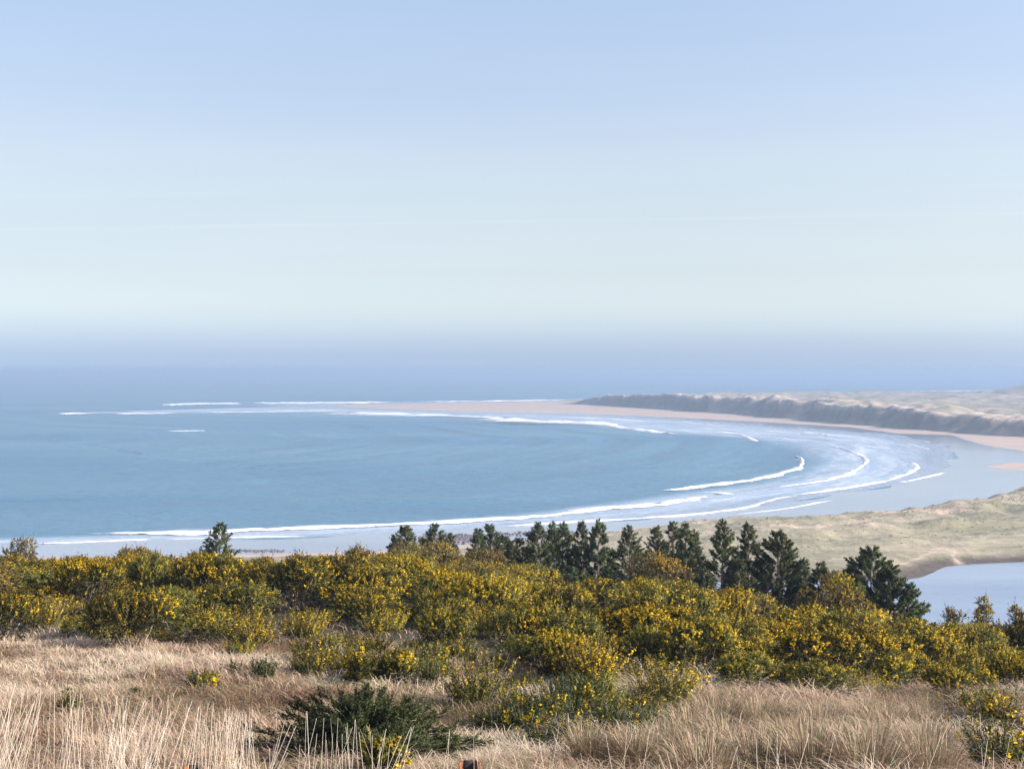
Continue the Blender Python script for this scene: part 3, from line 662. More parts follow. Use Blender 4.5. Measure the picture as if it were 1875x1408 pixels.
def make_gorse(kind, seed, R=1.4, H=1.6, bloom=.4, ns=620, side=None):
    """returns a list of (part name, mesh)"""
    rs = np.random.default_rng(seed); fol, flo, br = MB(), MB(), MB()
    if kind in ('fan', 'fandark'):                               # upright young shoots fanning from the base
        n = int(ns * .35); a = rs.random(n) * 2 * pi; t = rs.random(n) ** .8 * .75
        Dn = unit(np.stack([np.cos(a) * t, np.sin(a) * t, np.ones(n)], 1)); B = np.stack([np.cos(a), np.sin(a), 0 * a], 1) * (rs.random(n) * R * .5)[:, None]
        L = H * rs.uniform(.4, 1.1, n); dk = kind == 'fandark'
        spines(fol, B, Dn, L, 44 if dk else 26, .07 if dk else .12, .008 if dk else .012, rs.uniform(.25, .7, n), .15, (.25, 1.0), unit(Dn * [1, 1, .5] + [0, 0, .2]))
        for j in range(0, n, 4): tube(br, [B[j] - [0, 0, .05], B[j] + Dn[j] * L[j] * .5, B[j] + Dn[j] * L[j] * .95], [.010, .007, .003], 3, rs.random())
        m = rs.random(n) < bloom
        if m.any(): blossoms(flo, B[m], Dn[m], L[m], 10, .034, (.55, 1.0), unit(Dn[m] * [1, 1, .5] + [0, 0, .2]))
        mats = ('gorse', 'flower') if kind == 'fan' else ('gorse_dark', 'flower')
    elif kind == 'arch':                            # many arching stems from one root, each clothed in short upright shoots
        B, Dn, L, O_ = [], [], [], []; a0 = rs.random(9) * 2 * pi; k0 = rs.uniform(-.22, .22, 9)
        for j in range(ns):
            a = rs.random() * 2 * pi; e = rs.uniform(.06, 1.45); wob = 1 + (k0 * np.cos(np.arange(1, 10) * a + a0)).sum() * .55
            end = np.array([cos(a) * cos(e) * R * wob, sin(a) * cos(e) * R * wob, max(.10, sin(e) * H * (.8 + .35 * (wob - 1)) )]) * rs.uniform(.62, 1.06)
            t = np.linspace(0, 1, 7)[:, None]; mid = end * [.5, .5, .85]; pt = 2 * mid * t * (1 - t) + end * t * t + rs.normal(0, .02, (7, 3)); pt[0] = [rs.normal(0, .1), rs.normal(0, .1), -.05]
            tube(br, pt, np.linspace(.014, .004, 7), 4, rs.random())
            m = int(8 + 20 * np.linalg.norm(end))
            for u in .22 + .78 * rs.random(m) ** .75:
                p = np.array([np.interp(u, t.ravel(), pt[:, q]) for q in range(3)]); out = unit(p * [1 / R, 1 / R, 1 / H] + [0, 0, .1])
                d = unit(out * .55 + (pt[-1] - pt[-3]) / (np.linalg.norm(pt[-1] - pt[-3]) + 1e-6) * .6 + [0, 0, .45] + rs.normal(0, .35, 3))
                B.append(p); Dn.append(d); L.append(rs.uniform(.08, .24)); O_.append(out)
        B, Dn, L, O_ = map(np.array, (B, Dn, L, O_)); hue = np.clip(rs.normal(.40, .16, len(B)), 0, 1)
        spines(fol, B, Dn, L, 20, .055, .0065, hue, .2, out=O_)
        mats = ('gorse_dark', 'flower')
    else:
        old = kind == 'old'
        dark = kind == 'dark'; c, s = lobes_of(R, H, 28 if dark else 15, .74 if not old else .80, rs)
        if dark: s = s * [.72, .72, .9]
        if old: s[:, 2] *= .62; s[:, :2] *= .86
        if H > 1.65 * R: c[:, 2] = H * (.22 + .70 * rs.random(len(c))); c[:, :2] *= (1.15 - .6 * c[:, 2:3] / H); s[:, 2] = np.minimum(s[:, 2], .3 * R)
        p, d, k = shell(c, s, ns, -.35 if not old else -.15, rs); n = len(p)
        Dn = unit(d * .8 + [0, 0, .65 if not old else .3] + rs.normal(0, .28, (n, 3))); L = rs.uniform(.20, .38, n) * (1 if not old else .75)
        if dark: L = rs.uniform(.18, .52, n) ** 1.3 * min(1, H); Dn = unit(Dn + [0, 0, .35] + d * [.6, .6, 0])
        hue = np.clip(.32 + .3 * (rs.random(len(c))[k] - .3) + rs.normal(0, .1, n), 0, 1)
        if old: hue = np.clip(hue + .15, 0, 1)
        if dark: spines(fol, p, Dn, L, 34, .060, .0065, hue, .2, out=d)
        else: spines(fol, p, Dn, L, 15, .125 if not old else .10, .014, hue, out=d)
        if kind != 'dark':                          # long leaders breaking the outline
            j = np.where(rs.random(n) < .05)[0]
            spines(fol, p[j], unit(Dn[j] + [0, 0, .5]), rs.uniform(.38, .62, len(j)), 20, .13, .012, hue[j] + .1, out=d[j])
        lb = rs.random(len(c)) ** 1.8 * 2.4
        w = bloom * lb[k] * (.25 + .95 * np.clip(d[:, 2], 0, 1)) * sstep(.18 * H, .6 * H, p[:, 2])
        if side is not None: w = w * 2.2 * sstep(-.05, .55, d @ np.array(side))
        m = rs.random(n) < w
        if m.any(): blossoms(flo, p[m], Dn[m], L[m], 12 if not old else 8, .032, (.5, 1.05), d[m])
        p3, d3, k3 = shell(c - [0, 0, .10 * H], s * .72, int(ns * .45), -1, rs)   # dense dead spines inside, coloured near black to paint the inner shade
        spines(fol, p3, unit(d3 + rs.normal(0, .5, p3.shape)), rs.uniform(.2, .35, len(p3)), 9, .13, .016, np.full(len(p3), -.1), .08)
        if old:                                     # dead brown twiggery under the canopy
            p2, d2, k2 = shell(c - [0, 0, .25 * H], s * [1, 1, 1.3], ns // 3, -.8, rs)
            spines(fol, p2, unit(d2 + rs.normal(0, .6, p2.shape)), rs.uniform(.2, .4, len(p2)), 8, .12, .009, np.full(len(p2), .85), .1)
        branch_set(br, c, rs, 3 if old else 1, .034 if old else .026)
        mats = ('gorse_old', 'flower_old') if old else (('gorse_dark', 'flower') if kind == 'dark' else ('gorse', 'flower'))
    out = [('foliage', fol.mesh('gorse_foliage', M[mats[0]])), ('branches', br.mesh('gorse_branches', M['stem'], True))]
    if flo.n: out.append(('blossom', flo.mesh('gorse_blossom', M[mats[1]])))
    return out
def place(name, parts, loc, rz=0, sc=(1, 1, 1)):
    e = empty(name, loc, rz, sc)
    for nm, me in parts:
        o = DATA.objects.new(nm, me); COL.objects.link(o); o.parent = e
    return e

protos = {
    'bloom': [make_gorse('bloom', 100 + k, 1.35 + .1 * (k % 2), 1.5 + .12 * (k % 3), .80) for k in range(4)],
    'mixed': [make_gorse('mixed', 120 + k, 1.4, 1.5 + .12 * (k % 2), .27) for k in range(4)],
    'old': [make_gorse('old', 140 + k, 1.4 + .12 * (k % 3), 1.9 + .15 * (k % 2), .5) for k in range(4)],
    'fan': [make_gorse('fan', 160 + k, 1.1, 1.1 + .1 * k, .40) for k in range(3)],
    'sparse': [make_gorse('fan', 180 + k, .8, .75, .18, 330) for k in range(3)],
}
def where(px):
    if px < -30: return 'beyond the left edge'
    if px < 180: return 'at far left'
    if px < 350: return 'left of the lone pine'
    if px < 480: return 'by the lone pine'
    if px < 690: return 'right of the lone pine'
    if px < 860: return 'under the leftmost pines of the row'
    if px < 1080: return 'under the left half of the pine row'
    if px < 1280: return 'under the middle of the pine row'
    if px < 1500: return 'under the right half of the pine row'
    if px < 1690: return 'below the broad rightmost pine'
    if px < 1905: return 'in front of the lagoon'
    return 'beyond the right edge'
LOOK = {'bloom': 'yellow blossoming gorse bush', 'mixed': 'olive gorse bush, few flowers', 'old': 'brown leggy gorse bush', 'fan': 'upright young gorse'}
pts = []
SKX = [-300, 0, 60, 150, 250, 350, 440, 500, 600, 680, 760, 850, 900, 960, 1010, 1080, 1120, 1180, 1250, 1330, 1400, 1440, 1500, 1600, 1650, 1700, 1740, 1800, 1875, 2200]
SKY_ = [1032, 1032, 1030, 1026, 1018, 1016, 1028, 1036, 1026, 1018, 1010, 1024, 1032, 1052, 1066, 1070, 1070, 1062, 1070, 1084, 1090, 1082, 1070, 1080, 1098, 1120, 1128, 1118, 1114, 1120]
tries = 0
while tries < 9000 and len(pts) < 222:
    tries += 1
    yy = 33 + 47 * RNG.random() ** .85; xx = RNG.uniform(-1, 1) * (.385 * yy + 1.2)
    zz = float(hill(xx, yy)); px, py = proj(xx, yy, zz)
    if py > np.interp(px, LX, LY) - 4 + RNG.normal(0, 9): continue
    if yy > np.interp(px, [-400, 900, 1100, 1400, 1700, 2200], [80, 80, 75, 75, 72, 72]): continue
    sp = 1.6 if yy < 45 else 2.15
    if any((xx - a) ** 2 + (yy - b) ** 2 < sp * sp for a, b, *_ in pts): continue
    hmax = (py - np.interp(px, SKX, SKY_) - abs(RNG.normal(0, 9))) / F * yy
    if hmax < .5: continue
    pts.append((xx, yy, zz, px, py, hmax))
tries = 0
while tries < 6000 and len(pts) < 276:              # smaller plants filling the gaps
    tries += 1
    yy = 33 + 46 * RNG.random(); xx = RNG.uniform(-1, 1) * (.385 * yy + 1.2); zz = float(hill(xx, yy)); px, py = proj(xx, yy, zz)
    if py > np.interp(px, LX, LY) - 14 or yy > 76: continue
    hmax = (py - np.interp(px, SKX, SKY_) - abs(RNG.normal(0, 9))) / F * yy
    if hmax < .5 or any((xx - a) ** 2 + (yy - b) ** 2 < 1.25 ** 2 for a, b, *_ in pts): continue
    pts.append((xx, yy, zz, px, py, min(hmax, RNG.uniform(.7, 1.25))))
def row_word(f): return 'front' if f < .33 else ('middle' if f < .7 else 'crest')
HK = {'bloom': 1.6, 'mixed': 1.55, 'old': 1.95, 'fan': 1.15}
for xx, yy, zz, px, py, hmax in pts:
    f0 = 33 + 0 * px; lim = np.interp(px, LX, LY); yf = hill_at(px, lim)[1]; f = float(np.clip((yy - yf) / max(6, 78 - yf), 0, 1))
    r = RNG.random()
    if f > .68: kind = 'old' if r < .62 else ('bloom' if r < .82 else 'mixed')
    elif f > .25: kind = 'bloom' if r < .50 else ('mixed' if r < .74 else ('old' if r < .86 else 'fan'))
    else: kind = 'fan' if r < .45 else ('bloom' if r < .75 else 'mixed')
    s = RNG.uniform(.8, 1.2) * (.72 if f < .25 else 1.0)
    sz = min(s * RNG.uniform(.62, 1.25), hmax / HK[kind]); s = min(s, sz * 1.45)
    e = place('gorse_bush', protos[kind][RNG.integers(len(protos[kind]))], (xx, yy, zz - .05), RNG.uniform(0, 2 * pi), (s * RNG.uniform(.98, 1.25), s * RNG.uniform(.98, 1.25), sz))
    rw = row_word(f)
    tag(e, '%s %s %s' % (LOOK[kind], {'front': 'at the front', 'middle': 'mid thicket', 'crest': 'on the skyline'}[rw], where(px)),
        'gorse bush', 'gorse bushes of the hillside thicket')

SW = ['left of the tiny upright sprig', 'behind the big dark bush', 'right of the big dark bush', 'near the tall green fan', 'above the rush bed']
for k in range(30):
    px = RNG.uniform(420, 1900) if k < 12 else RNG.uniform(560, 1340); py = np.interp(px, LX, LY) + RNG.uniform(-20, 46 if k < 12 else 85); x, y, z = hill_at(px, py); sz = RNG.uniform(.5, 1.0)
    e = place('gorse_bush', protos['sparse'][k % 3], (x, y, z - .03), RNG.uniform(0, 6.3), (sz, sz, sz))
    tag(e, 'thin low gorse seedling in the grass, ' + SW[int(px > 430) + int(px > 800) + int(px > 1180) + int(px > 1320)], 'gorse bush', 'gorse seedlings scattered in the grass')
def spot(px, base, wpx, hpx, kind, label, seed, bloom=.4, ns=500, side=None, name='gorse_bush', rz=0):
    x, y, z = hill_at(px, base); R = wpx / F * y / 2 / 1.02; H = hpx / F * y / .98
    e = place(name, make_gorse(kind, seed, R, H, bloom, ns, side), (x, y, z - .03), rz)
    return tag(e, label, 'gorse bush', 'gorse plants standing out from the thicket')
low = [make_gorse('fandark', 190 + k, .95, .62, .12, 520) for k in range(3)]
for px, py, sz in [(905, 1285, .9), (955, 1262, .8), (962, 1342, 1.0), (1048, 1300, 1.0), (1090, 1335, .95), (1180, 1318, .9), (1062, 1372, .8), (900, 1340, .7), (1200, 1350, .8), (985, 1378, .7),
                   (790, 1246, .7), (560, 1236, .6), (1765, 1302, .8), (1842, 1296, .9), (1790, 1358, .8), (1868, 1352, .9)]:
    x, y, z = hill_at(px, py); e = place('gorse_bush', low[int(px + py) % 3], (x, y, z - .03), RNG.uniform(0, 6.3), (sz, sz, sz * RNG.uniform(.8, 1.2)))
    w_ = 'behind the big dark bush' if px < 850 else ('right of the big dark bush' if px < 1030 else ('left of the rush bed' if px < 1300 else 'around the corner gorse at right'))
    tag(e, 'low grey green gorse in the grass, ' + w_, 'gorse bush', 'low grey green gorse among the dry grass')
def crest_spot(px, top, d, wpx, kind, label, seed, bloom, ns=650, side=None):
    r = ray(px, top); r = r / r[1]; x, z1 = r[0] * d, CAMH + r[2] * d; z0 = float(hill(x, d)); R = wpx / F * d / 2 / 1.02
    e = place('gorse_bush', make_gorse(kind, seed, R, (z1 - z0) / .98, bloom, ns, side), (x, d, z0 - .03))
    return tag(e, label, 'gorse bush', 'gorse plants standing out from the thicket')
spot(668, 1398, 390, 142, 'arch', 'big dark green flowerless gorse bush low in front, among dry grass', 301, 0, 360)
spot(372, 1268, 92, 40, 'fandark', 'small isolated green gorse with a few flowers on bare dry grass', 302, .25, 420)
spot(482, 1243, 60, 40, 'fandark', 'small dull green gorse, no flowers, right of the isolated flowering one', 303, 0, 260)
spot(657, 1258, 46, 46, 'bloom', 'small bright yellow gorse plant behind the big dark bush', 304, 1.0, 110)
spot(732, 1256, 60, 40, 'bloom', 'low yellow flowered gorse plant just right of the bright yellow one', 305, .7, 130)
spot(127, 1312, 16, 30, 'bloom', 'tiny yellow flowered gorse sprig alone in the grass at left', 306, 1.0, 16)
spot(245, 1278, 24, 24, 'fandark', 'tiny green gorse sprig in the open grass', 307, 0, 60)
spot(430, 1236, 16, 30, 'fandark', 'tiny upright green gorse between the two small green bushes', 308, 0, 60)
spot(868, 1296, 170, 105, 'fan', 'loose fan of green and yellow gorse right of the big dark bush', 309, .3, 360)
spot(1000, 1322, 130, 62, 'fandark', 'dark green low gorse in front of the thicket, right of the loose fan', 310, .08, 520)
spot(1085, 1262, 120, 100, 'fan', 'broad fan of erect green gorse with yellow tips at mid slope', 311, .7, 560)
spot(1225, 1298, 150, 95, 'fan', 'tall green fan of gorse beside the rush tussocks', 312, .4, 460)
spot(1138, 1362, 120, 84, 'fandark', 'bushy green gorse without flowers among the rushes', 313, .02, 620)
spot(1835, 1420, 150, 90, 'fandark', 'yellow flowered gorse in the bottom right corner', 314, .3, 480)
spot(1815, 1342, 110, 70, 'fan', 'sparse grey green gorse above the corner gorse at right', 315, .25, 260)
spot(700, 1425, 60, 40, 'bloom', 'low yellow flowers of a gorse sprig below the big dark bush', 316, 1.0, 60)
spot(1640, 1268, 60, 44, 'bloom', 'small golden gorse at the thicket front above the rushes', 317, 1.0, 120)
spot(1335, 1246, 40, 60, 'bloom', 'narrow bright yellow gorse at the front right of the thicket', 318, 1.0, 110)
crest_spot(1195, 1018, 76, 150, 'old', 'round domed gorse, brown on the left and bright yellow on the right, before the pines', 321, 1.0, 1000, (.75, -.1, .65))
crest_spot(34, 986, 77, 92, 'old', 'tallest gorse at far left, a bare stem with a tufted crown', 322, .6, 700)
crest_spot(1505, 1052, 72, 120, 'old', 'flat topped brown gorse below the broad rightmost pine', 323, .7, 700)
crest_spot(1560, 1064, 70, 120, 'bloom', 'wide yellow topped gorse just left of the lagoon', 324, .7, 760)
crest_spot(1800, 1097, 66, 70, 'old', 'tufted yellow topped gorse standing against the lagoon', 325, 1.0, 480)
crest_spot(1862, 1104, 66, 60, 'old', 'brown tufted gorse against the lagoon at the right edge', 326, .4, 420)
crest_spot(1748, 1118, 67, 56, 'old', 'small leggy gorse left of the tufted one against the lagoon', 327, .5, 360)
crest_spot(770, 1000, 77, 170, 'old', 'broad golden topped gorse below the leftmost pines', 328, .75, 1000)
crest_spot(885, 1012, 76, 110, 'old', 'dark brown mound of gorse right of the broad golden one', 329, .35, 760)
crest_spot(660, 1008, 78, 90, 'old', 'bare twiggy gorse left of the broad golden topped one', 330, .35, 420)
crest_spot(960, 1046, 73, 140, 'bloom', 'yellow sloping gorse in front of the left half of the pine row', 331, .9, 800)
crest_spot(250, 1010, 78, 90, 'old', 'ragged gorse on the skyline left of the lone pine', 332, .5, 520)
crest_spot(480, 1026, 77, 60, 'old', 'small golden topped gorse just right of the lone pine', 333, .9, 380)

# dead bracken
x, y, z = hill_at(588, 1288); n = 420; a = RNG.random(n) * 2 * pi; rr = .55 * np.sqrt(RNG.random(n))
v, t, q, r = blades(np.stack([x + rr * np.cos(a) * 1.4, y + rr * np.sin(a), np.full(n, z)], 1), RNG.uniform(.15, .4, n), RNG.uniform(.5, 1.5, n), RNG.random(n) * 6.28, RNG.uniform(.02, .05, n), RNG.random(n), .9)
mb = MB(); mb.add(v, t, q, r)
tag(mb.build('dead_bracken', M['bracken']), 'rusty brown patch of dead bracken behind the big dark gorse', 'bracken')

# ------------------------------------------------------------------ rush tussocks
def tussock(seed, R, H, n):
    rs = np.random.default_rng(seed); a = rs.random(n) * 2 * pi; r = R * .45 * np.sqrt(rs.random(n)); mb = MB()
    b = np.stack([r * np.cos(a), r * np.sin(a), 0 * a - .05], 1)
    v, t, q, rn = blades(b, H * rs.uniform(.55, 1.08, n), np.abs(rs.normal(.30, .28, n)) + .5 * r / R, a + rs.normal(0, .5, n), rs.uniform(.008, .017, n), np.where(rs.random(n) < .2, 1.0, np.clip(rs.normal(.5, .2, n), 0, .8)), .35)
    mb.add(v, t, q, rn); return mb.mesh('rush_tussock', M['rush'])
tus = [tussock(400 + k, .56, .70, 560) for k in range(5)]
RT = [(1310, 1345, 1.3), (1390, 1352, 1.25), (1270, 1372, 1.1), (1335, 1398, 1.2), (1440, 1390, 1.2), (1500, 1350, 1.0), (1562, 1340, .95), (1620, 1352, 1.0), (1685, 1345, 1.0), (1540, 1392, 1.1), (1610, 1405, 1.1),
      (1690, 1398, 1.0), (1225, 1405, 1.0), (1750, 1385, .9), (1462, 1336, .85), (1405, 1334, .9), (1730, 1344, .8), (1585, 1334, .75), (1660, 1334, .75), (1790, 1335, .7), (1160, 1400, .9), (1080, 1398, .8), (1385, 1425, 1.2), (1485, 1430, 1.2), (1590, 1440, 1.2), (1700, 1440, 1.1), (1290, 1440, 1.1)]
for k, (px, py, s) in enumerate(RT):
    x, y, z = hill_at(px, py)
    o = DATA.objects.new('rush_tussock', tus[k % 5]); COL.objects.link(o); o.location = (x, y, z); o.rotation_euler = (0, 0, RNG.random() * 6.28); o.scale = (s, s, s * RNG.uniform(.9, 1.1))
    rowp = 'nearest the thicket' if py < 1335 else ('in mid bed' if py < 1375 else 'at the picture bottom')
    side = 'beside the green gorse fan' if px < 1250 else ('left in the rush bed' if px < 1420 else ('centre of the rush bed' if px < 1580 else 'towards the corner gorse at right'))
    tag(o, 'dry rush tussock %s, %s' % (rowp, side), 'rush tussock', 'rush tussocks at lower right')

# ------------------------------------------------------------------ pines
def make_pine(seed, H, Wd, dense=1.0, low=.05, power=.85, gap=.12):
    rs = np.random.default_rng(seed); tr, cr = MB(), MB()
    k = 9; t = np.linspace(0, 1, k); pts = np.stack([.05 * H * .3 * np.sin(t * 3 + rs.random() * 6) * t, .03 * H * .3 * np.cos(t * 4 + rs.random() * 6) * t, t * H * .97 - .15], 1)
    tube(tr, pts, H * .014 * (1 - t * .93) + .006, 6, .4)
    axis_at = lambda z: np.array([np.interp(z, pts[:, 2], pts[:, 0]), np.interp(z, pts[:, 2], pts[:, 1]), z])
    B, Dn, L, hue = [], [], [], []
    z = low * H
    while z < H * .97:
        f = z / H; reach = Wd * min(1.0, (1 - f) / .72) ** power * (.6 + .4 * min(1, f / .15)) + .06
        for j in range(rs.integers(5, 8)):
            if rs.random() < gap: continue
            a = rs.random() * 2 * pi; r = reach * rs.uniform(.55, 1.1); el = rs.uniform(-.15, .25) + .45 * f
            d = np.array([cos(a) * cos(el), sin(a) * cos(el), sin(el)]); p0 = axis_at(z + rs.normal(0, .06))
            bt = np.linspace(0, 1, 4)[:, None]; bp = p0 + d * r * bt + np.array([0, 0, .22 * r]) * bt ** 2
            tube(tr, bp, np.linspace(.018 * (1 - f) + .007, .004, 4), 4, .6)
            m = max(3, int(r * 21 * dense)); hh = rs.normal(.46, .2)
            for q_ in range(m):
                u = .35 + .65 * ((q_ + rs.random()) / m) ** .7; q0 = p0 + d * r * u + np.array([0, 0, .22 * r * u * u])
                dd = unit(d * .8 + rs.normal(0, .6, 3) + [0, 0, .42]); ll = rs.uniform(.12, .22) * (.8 + .3 * (1 - f))
                B.append(q0); Dn.append(dd); L.append(ll); hue.append(hh)
        z += rs.uniform(.15, .27) * (.7 + .4 * (1 - f))
    top = axis_at(H * .95)
    for j in range(6): B.append(top + [0, 0, -.09 * j]); Dn.append(unit(np.array([rs.normal(0, .25), rs.normal(0, .25), 1]))); L.append(.22); hue.append(.5)
    B, Dn, L, hue = map(np.array, (B, Dn, L, hue))
    O_ = unit((B - np.stack([np.interp(B[:, 2], pts[:, 2], pts[:, 0]), np.interp(B[:, 2], pts[:, 2], pts[:, 1]), B[:, 2]], 1))) + Dn * .6 + [0, 0, .15]
    spines(cr, B, Dn, L, 20, .135, .0135, hue, .15, (0, 1.0), unit(O_), .5)
    return [('trunk', tr.mesh('pine_trunk', M['bark'], True)), ('crown', cr.mesh('pine_crown', M['needle']))]
PINES = [  # photograph x, row of the tip, half width, metres away, kind of crown, label
    (403, 960, 36, 81, 'lone dark green young pine rising out of the gorse on the left', .7),
    (722, 981, 24, 90, 'leftmost small pine of the row, leaning against a taller one', 1.0),
    (744, 962, 38, 92, 'pointed bushy pine at the left end of the row', .8),
    (775, 984, 20, 99, 'small pale pine half hidden between the two left end pines', .9),
    (796, 960, 38, 94, 'pine with a thin bare leader at the left end of the row', .7),
    (823, 976, 22, 95, 'narrow tiered little pine beside the dark stones', .9),
    (878, 969, 26, 93, 'left one of the twin pines right of the dark stones', .9),
    (900, 960, 36, 95, 'taller one of the twin pines right of the dark stones', .8),
    (921, 978, 30, 97, 'drooping right hand companion of the twin pines', .8),
    (938, 990, 26, 93, 'short dark shrubby pine in a dip of the row', .8),
    (952, 984, 30, 96, 'short broad pine right beside the dark shrubby one', .8),
    (983, 956, 36, 93, 'tall slim dark pine after the dip in the row', .9),
    (1013, 956, 26, 95, 'thin leaning pine right of the tall slim dark one', .9),
    (1032, 957, 38, 97, 'soft green pine behind the thin leaning one', .9),
    (1065, 952, 27, 96, 'very narrow spire of a pine in the middle left of the row', .9),
    (1096, 954, 38, 94, 'regular cone shaped pine left of the domed gorse', .95),
    (1152, 962, 46, 91, 'wide bushy pine right behind the domed gorse', .8),
    (1199, 963, 40, 94, 'loose open pine directly above the domed gorse', .7),
    (1233, 951, 34, 95, 'tall thin pine right of the domed gorse, tallest of its trio', .8),
    (1256, 957, 40, 93, 'thick pine in the middle of the trio right of the domed gorse', .9),
    (1275, 968, 24, 96, 'lopsided slender pine on the right of the trio', .8),
    (1322, 952, 50, 90, 'big dark pine with jutting left branches, right half of the row', .9),
    (1369, 953, 46, 92, 'tall dense dark pine joined to the big one on its left', 1.0),
    (1352, 1024, 42, 86, 'young bright green pine in front of the two big dark ones', 1.1),
    (1425, 970, 72, 89, 'broad sloping pine standing apart at the right of the row', .95),
    (1502, 1028, 44, 86, 'short rounded pine low between the two broad right pines', 1.0),
    (1445, 1010, 34, 93, 'low pine filling in behind the broad sloping one', .9),
    (1597, 1001, 88, 84, 'broad rightmost pine, peak of the dark clump beside the lagoon', 1.35),
    (1558, 1034, 46, 85, 'left shoulder pine of the dark clump beside the lagoon', 1.0),
    (1630, 1036, 62, 83, 'right shoulder pine of the dark clump beside the lagoon', 1.1),
    (1664, 1066, 34, 82, 'lowest pine at the right foot of the dark clump, against the lagoon', 1.0),
    (1468, 1024, 36, 88, 'low pine at the right foot of the broad sloping one', 1.0),
    (1532, 1046, 30, 86, 'small pine left of the dark clump beside the lagoon', 1.0),
    (1048, 1040, 36, 90, 'low dark shrubby pine at the feet of the narrow spire', 1.0),
    (1292, 1040, 40, 89, 'low dark shrubby pine under the lopsided slender one', 1.0),
    (1404, 1046, 36, 88, 'low dark shrubby pine between the big dark pine and the broad sloping one', 1.0),
    (1120, 1010, 28, 98, 'low backlit pine seen between the cone shaped and wide pines', .8),
]
for k, (px, top, hw, d, lab, dn) in enumerate(PINES):
    r = ray(px, top); r = r / r[1]; x, z1 = r[0] * d, CAMH + r[2] * d; z0 = float(hill(x, d)); Wd = hw / F * d
    e = place('pine_tree', make_pine(500 + k, z1 - z0, Wd * 1.2, dn, .06, .75 if hw < 40 else .9, .10), (x, d, z0))
    tag(e, lab, 'pine tree', 'young pines on the slope above the bay')

# ------------------------------------------------------------------ rusty fence posts
def post(px, top, d, rz, label):
    r = ray(px, top); r = r / r[1]; x, z1 = r[0] * d, CAMH + r[2] * d; z0 = float(hill(x, d)) - .3
    w, dep, t = .066, .040, .006                    # rolled channel: web at the back, two flanges splaying to the front
    e = empty('fence_post', (x, d, z1), rz); zz = np.linspace(z0 - z1, 0, 7)
    def bar(outline, name, mat):
        n = len(outline); v = np.array([[a, b, z] for z in zz for a, b in outline]); v[:, :2] += RNG.normal(0, .0004, (len(v), 2))
        q = [(i * n + k, i * n + (k + 1) % n, (i + 1) * n + (k + 1) % n, (i + 1) * n + k) for i in range(6) for k in range(n)] + [(6 * n, 6 * n + 1, 6 * n + 2, 6 * n + 3)]
        mb = MB(); mb.add(v, quad=q); mb.build(name, mat, e)
    for sg in (-1, 1):
        bar([(sg * w / 2, 0), (sg * (w / 2 + .016), -dep), (sg * (w / 2 + .016 - t), -dep), (sg * (w / 2 - t), 0)], 'flange', M['rust'])
    bar([(-w / 2 + t + .001, -.001), (w / 2 - t - .001, -.001), (w / 2 - t - .001, -t), (-w / 2 + t + .001, -t)], 'web', M['web_shade'])
    for zb in (-.12, -.42):                          # bolts that once held the wire
        bb = MB(); th = np.linspace(0, 2 * pi, 6, endpoint=False)
        rg = np.stack([.008 * np.cos(th), 0 * th - t, zb + .008 * np.sin(th)], 1); r2 = rg + [0, -.007, 0]
        bb.add(np.vstack([rg, r2, [[0, -t - .007, zb]]]), [(6 + k, 6 + (k + 1) % 6, 12) for k in range(6)], [(k, (k + 1) % 6, 6 + (k + 1) % 6, 6 + k) for k in range(6)])
        bb.build('bolt', M['rust'], e)
    tag(e, label, 'fence post', 'rusty iron fence posts at the front')
post(858, 1391, 6.3, .12, 'rusty iron channel post top below the right of the big dark bush')
post(358, 1399, 6.5, .02, 'rusty iron post top among the pale stems at lower left')

# ------------------------------------------------------------------ sun, sky, air
SUN = unit(np.array([.84, -.33, .46])); el = math.asin(SUN[2]); az = atan2(SUN[0], SUN[1])
sun = DATA.lights.new('sun', 'SUN'); so = DATA.objects.new('sun', sun); COL.objects.link(so)
sun.energy = 4.4; sun.angle = radians(.53); sun.color = (1.0, .93, .84)
from mathutils import Vector
so.rotation_euler = Vector(-SUN).to_track_quat('-Z', 'Y').to_euler(); so.location = (50, -20, 140)

w = DATA.worlds.new("World"); SC.world = w; w.use_nodes = True; nt = w.node_tree; nt.nodes.clear()
bg = nt.nodes.new("ShaderNodeBackground"); wo = nt.nodes.new("ShaderNodeOutputWorld"); nt.links.new(bg.outputs[0], wo.inputs[0])
sky = nt.nodes.new("ShaderNodeTexSky"); sky.sky_type = 'NISHITA'; sky.sun_disc = False
sky.sun_elevation = el; sky.sun_rotation = az; sky.altitude = 60; sky.air_density = 1.0; sky.dust_density = 1.2; sky.ozone_density = 1.0
tc = nt.nodes.new("ShaderNodeTexCoord"); sx = nt.nodes.new("ShaderNodeSeparateXYZ"); nt.links.new(tc.outputs["Generated"], sx.inputs[0])
# sea haze bank low down, a pale clear band above it, deeper blue higher up
SKYR = [(0.001, (0.881, 1.188, 2.139)), (0.0117, (0.85, 1.125, 1.997)), (0.0291, (0.751, 0.971, 1.746)), (0.0534, (0.726, 0.89, 1.495)), (0.0805, (0.77, 0.889, 1.32)), (0.1067, (0.832, 0.879, 1.165)), (0.1743, (0.849, 0.812, 0.935)), (0.2512, (0.928, 0.831, 0.867)), (0.3178, (1.005, 0.874, 0.861)), (0.365, (1.066, 0.914, 0.872)), (0.4118, (1.096, 0.923, 0.895)), (0.504, (1.114, 0.962, 0.932)), (0.6383, (1.217, 1.055, 1.004)), (1.0, (1.29, 1.118, 1.064))]
hz = mth(nt, 'MULTIPLY', sx.outputs[2], 2.5)
tint = ramp(nt, hz, SKYR)
skyc = mixc(nt, 1.0, sky.outputs[0], tint, 'MULTIPLY')
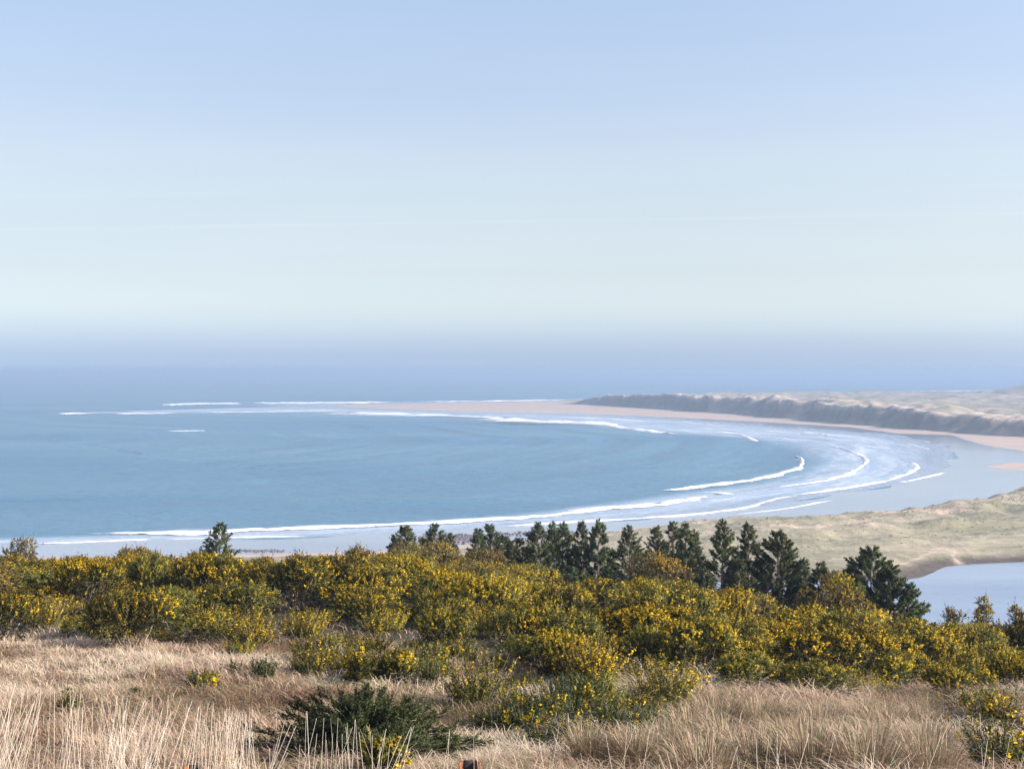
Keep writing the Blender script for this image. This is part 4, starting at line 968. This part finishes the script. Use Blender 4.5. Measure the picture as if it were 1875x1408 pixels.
# thin high vapour trails
def trail(a, b, width, amt, col):
    global skyc
    n = unit(np.cross(ray(*a), ray(*b))); vm = nt.nodes.new("ShaderNodeVectorMath"); vm.operation = 'DOT_PRODUCT'
    nt.links.new(tc.outputs["Generated"], vm.inputs[0]); vm.inputs[1].default_value = tuple(n)
    d = mth(nt, 'DIVIDE', vm.outputs["Value"], width); g = mth(nt, 'POWER', 2.718, mth(nt, 'MULTIPLY', mth(nt, 'MULTIPLY', d, d), -1))
    nz = noise(nt, 9, 4, .6, vec=tc.outputs["Generated"])
    g = mth(nt, 'MULTIPLY', g, mth(nt, 'MULTIPLY', mth(nt, 'SUBTRACT', nz, .25), amt * 2, True), True)
    return g
# a touch less glare on the side away from the sun, where the clear-sky model is brightest
side = mth(nt, 'ADD', mth(nt, 'MULTIPLY', mth(nt, 'MAXIMUM', mth(nt, 'MINIMUM', sx.outputs[0], .4), -.9), .33), 1.0)
skyc = mixc(nt, 1.0, skyc, side, 'MULTIPLY')
skyg = trail((0, 421), (1875, 391), .0007, .5, None)
skyg = mth(nt, 'ADD', skyg, mth(nt, 'MULTIPLY', trail((380, 356), (1000, 350), .0016, .4, None), mth(nt, 'MULTIPLY', mth(nt, 'SUBTRACT', noise(nt, 3.2, 2, .5, vec=tc.outputs["Generated"]), .45), 5, True)))
skyc = mixc(nt, mth(nt, 'MULTIPLY', skyg, .22), skyc, mixc(nt, 1.0, skyc, (1.7, 1.55, 1.35), 'MULTIPLY'))
veil = noise(nt, 2.2, 4, .55, vec=tc.outputs["Generated"], stretch=(1, 1, 9))
skyc = mixc(nt, 1.0, skyc, ramp(nt, veil, [(.3, (.975, .98, .985)), (.7, (1.025, 1.02, 1.015))]), 'MULTIPLY')
nt.links.new(skyc, bg.inputs[0]); bg.inputs[1].default_value = .13

# sea air: one box of thin haze round everything
hzme = MB(); bx = np.array([[sx_, sy_, sz_] for sz_ in (-12, 64.5) for sy_ in (-400, 30000) for sx_ in (-14000, 14000)], float)
hzme.add(bx, quad=[(0, 2, 3, 1), (4, 5, 7, 6), (0, 1, 5, 4), (2, 6, 7, 3), (0, 4, 6, 2), (1, 3, 7, 5)])
hm = DATA.materials.new('sea_air'); hm.use_nodes = True; hn = hm.node_tree; hn.nodes.clear()
ho = hn.nodes.new("ShaderNodeOutputMaterial"); pv = hn.nodes.new("ShaderNodeVolumePrincipled")
pv.inputs["Color"].default_value = (.47, .64, .885, 1); pv.inputs["Density"].default_value = .00028; pv.inputs["Anisotropy"].default_value = .1
hn.links.new(pv.outputs[0], ho.inputs["Volume"])
tag(hzme.build('haze', hm), 'pale blue sea haze softening the far shore and horizon', 'haze', kind='stuff')

# ------------------------------------------------------------------ render settings
SC.render.engine = 'CYCLES'
cy = SC.cycles
cy.use_denoising = True
try: cy.denoiser = 'OPENIMAGEDENOISE'
except Exception: pass
cy.use_adaptive_sampling = True; cy.adaptive_threshold = .012
cy.max_bounces = 6; cy.diffuse_bounces = 3; cy.glossy_bounces = 2; cy.transmission_bounces = 2; cy.volume_bounces = 0; cy.transparent_max_bounces = 4
cy.caustics_reflective = False; cy.caustics_refractive = False
SC.view_settings.view_transform = 'Standard'; SC.view_settings.look = 'None'; SC.view_settings.gamma = 1.0
SC.view_settings.exposure = 0.7
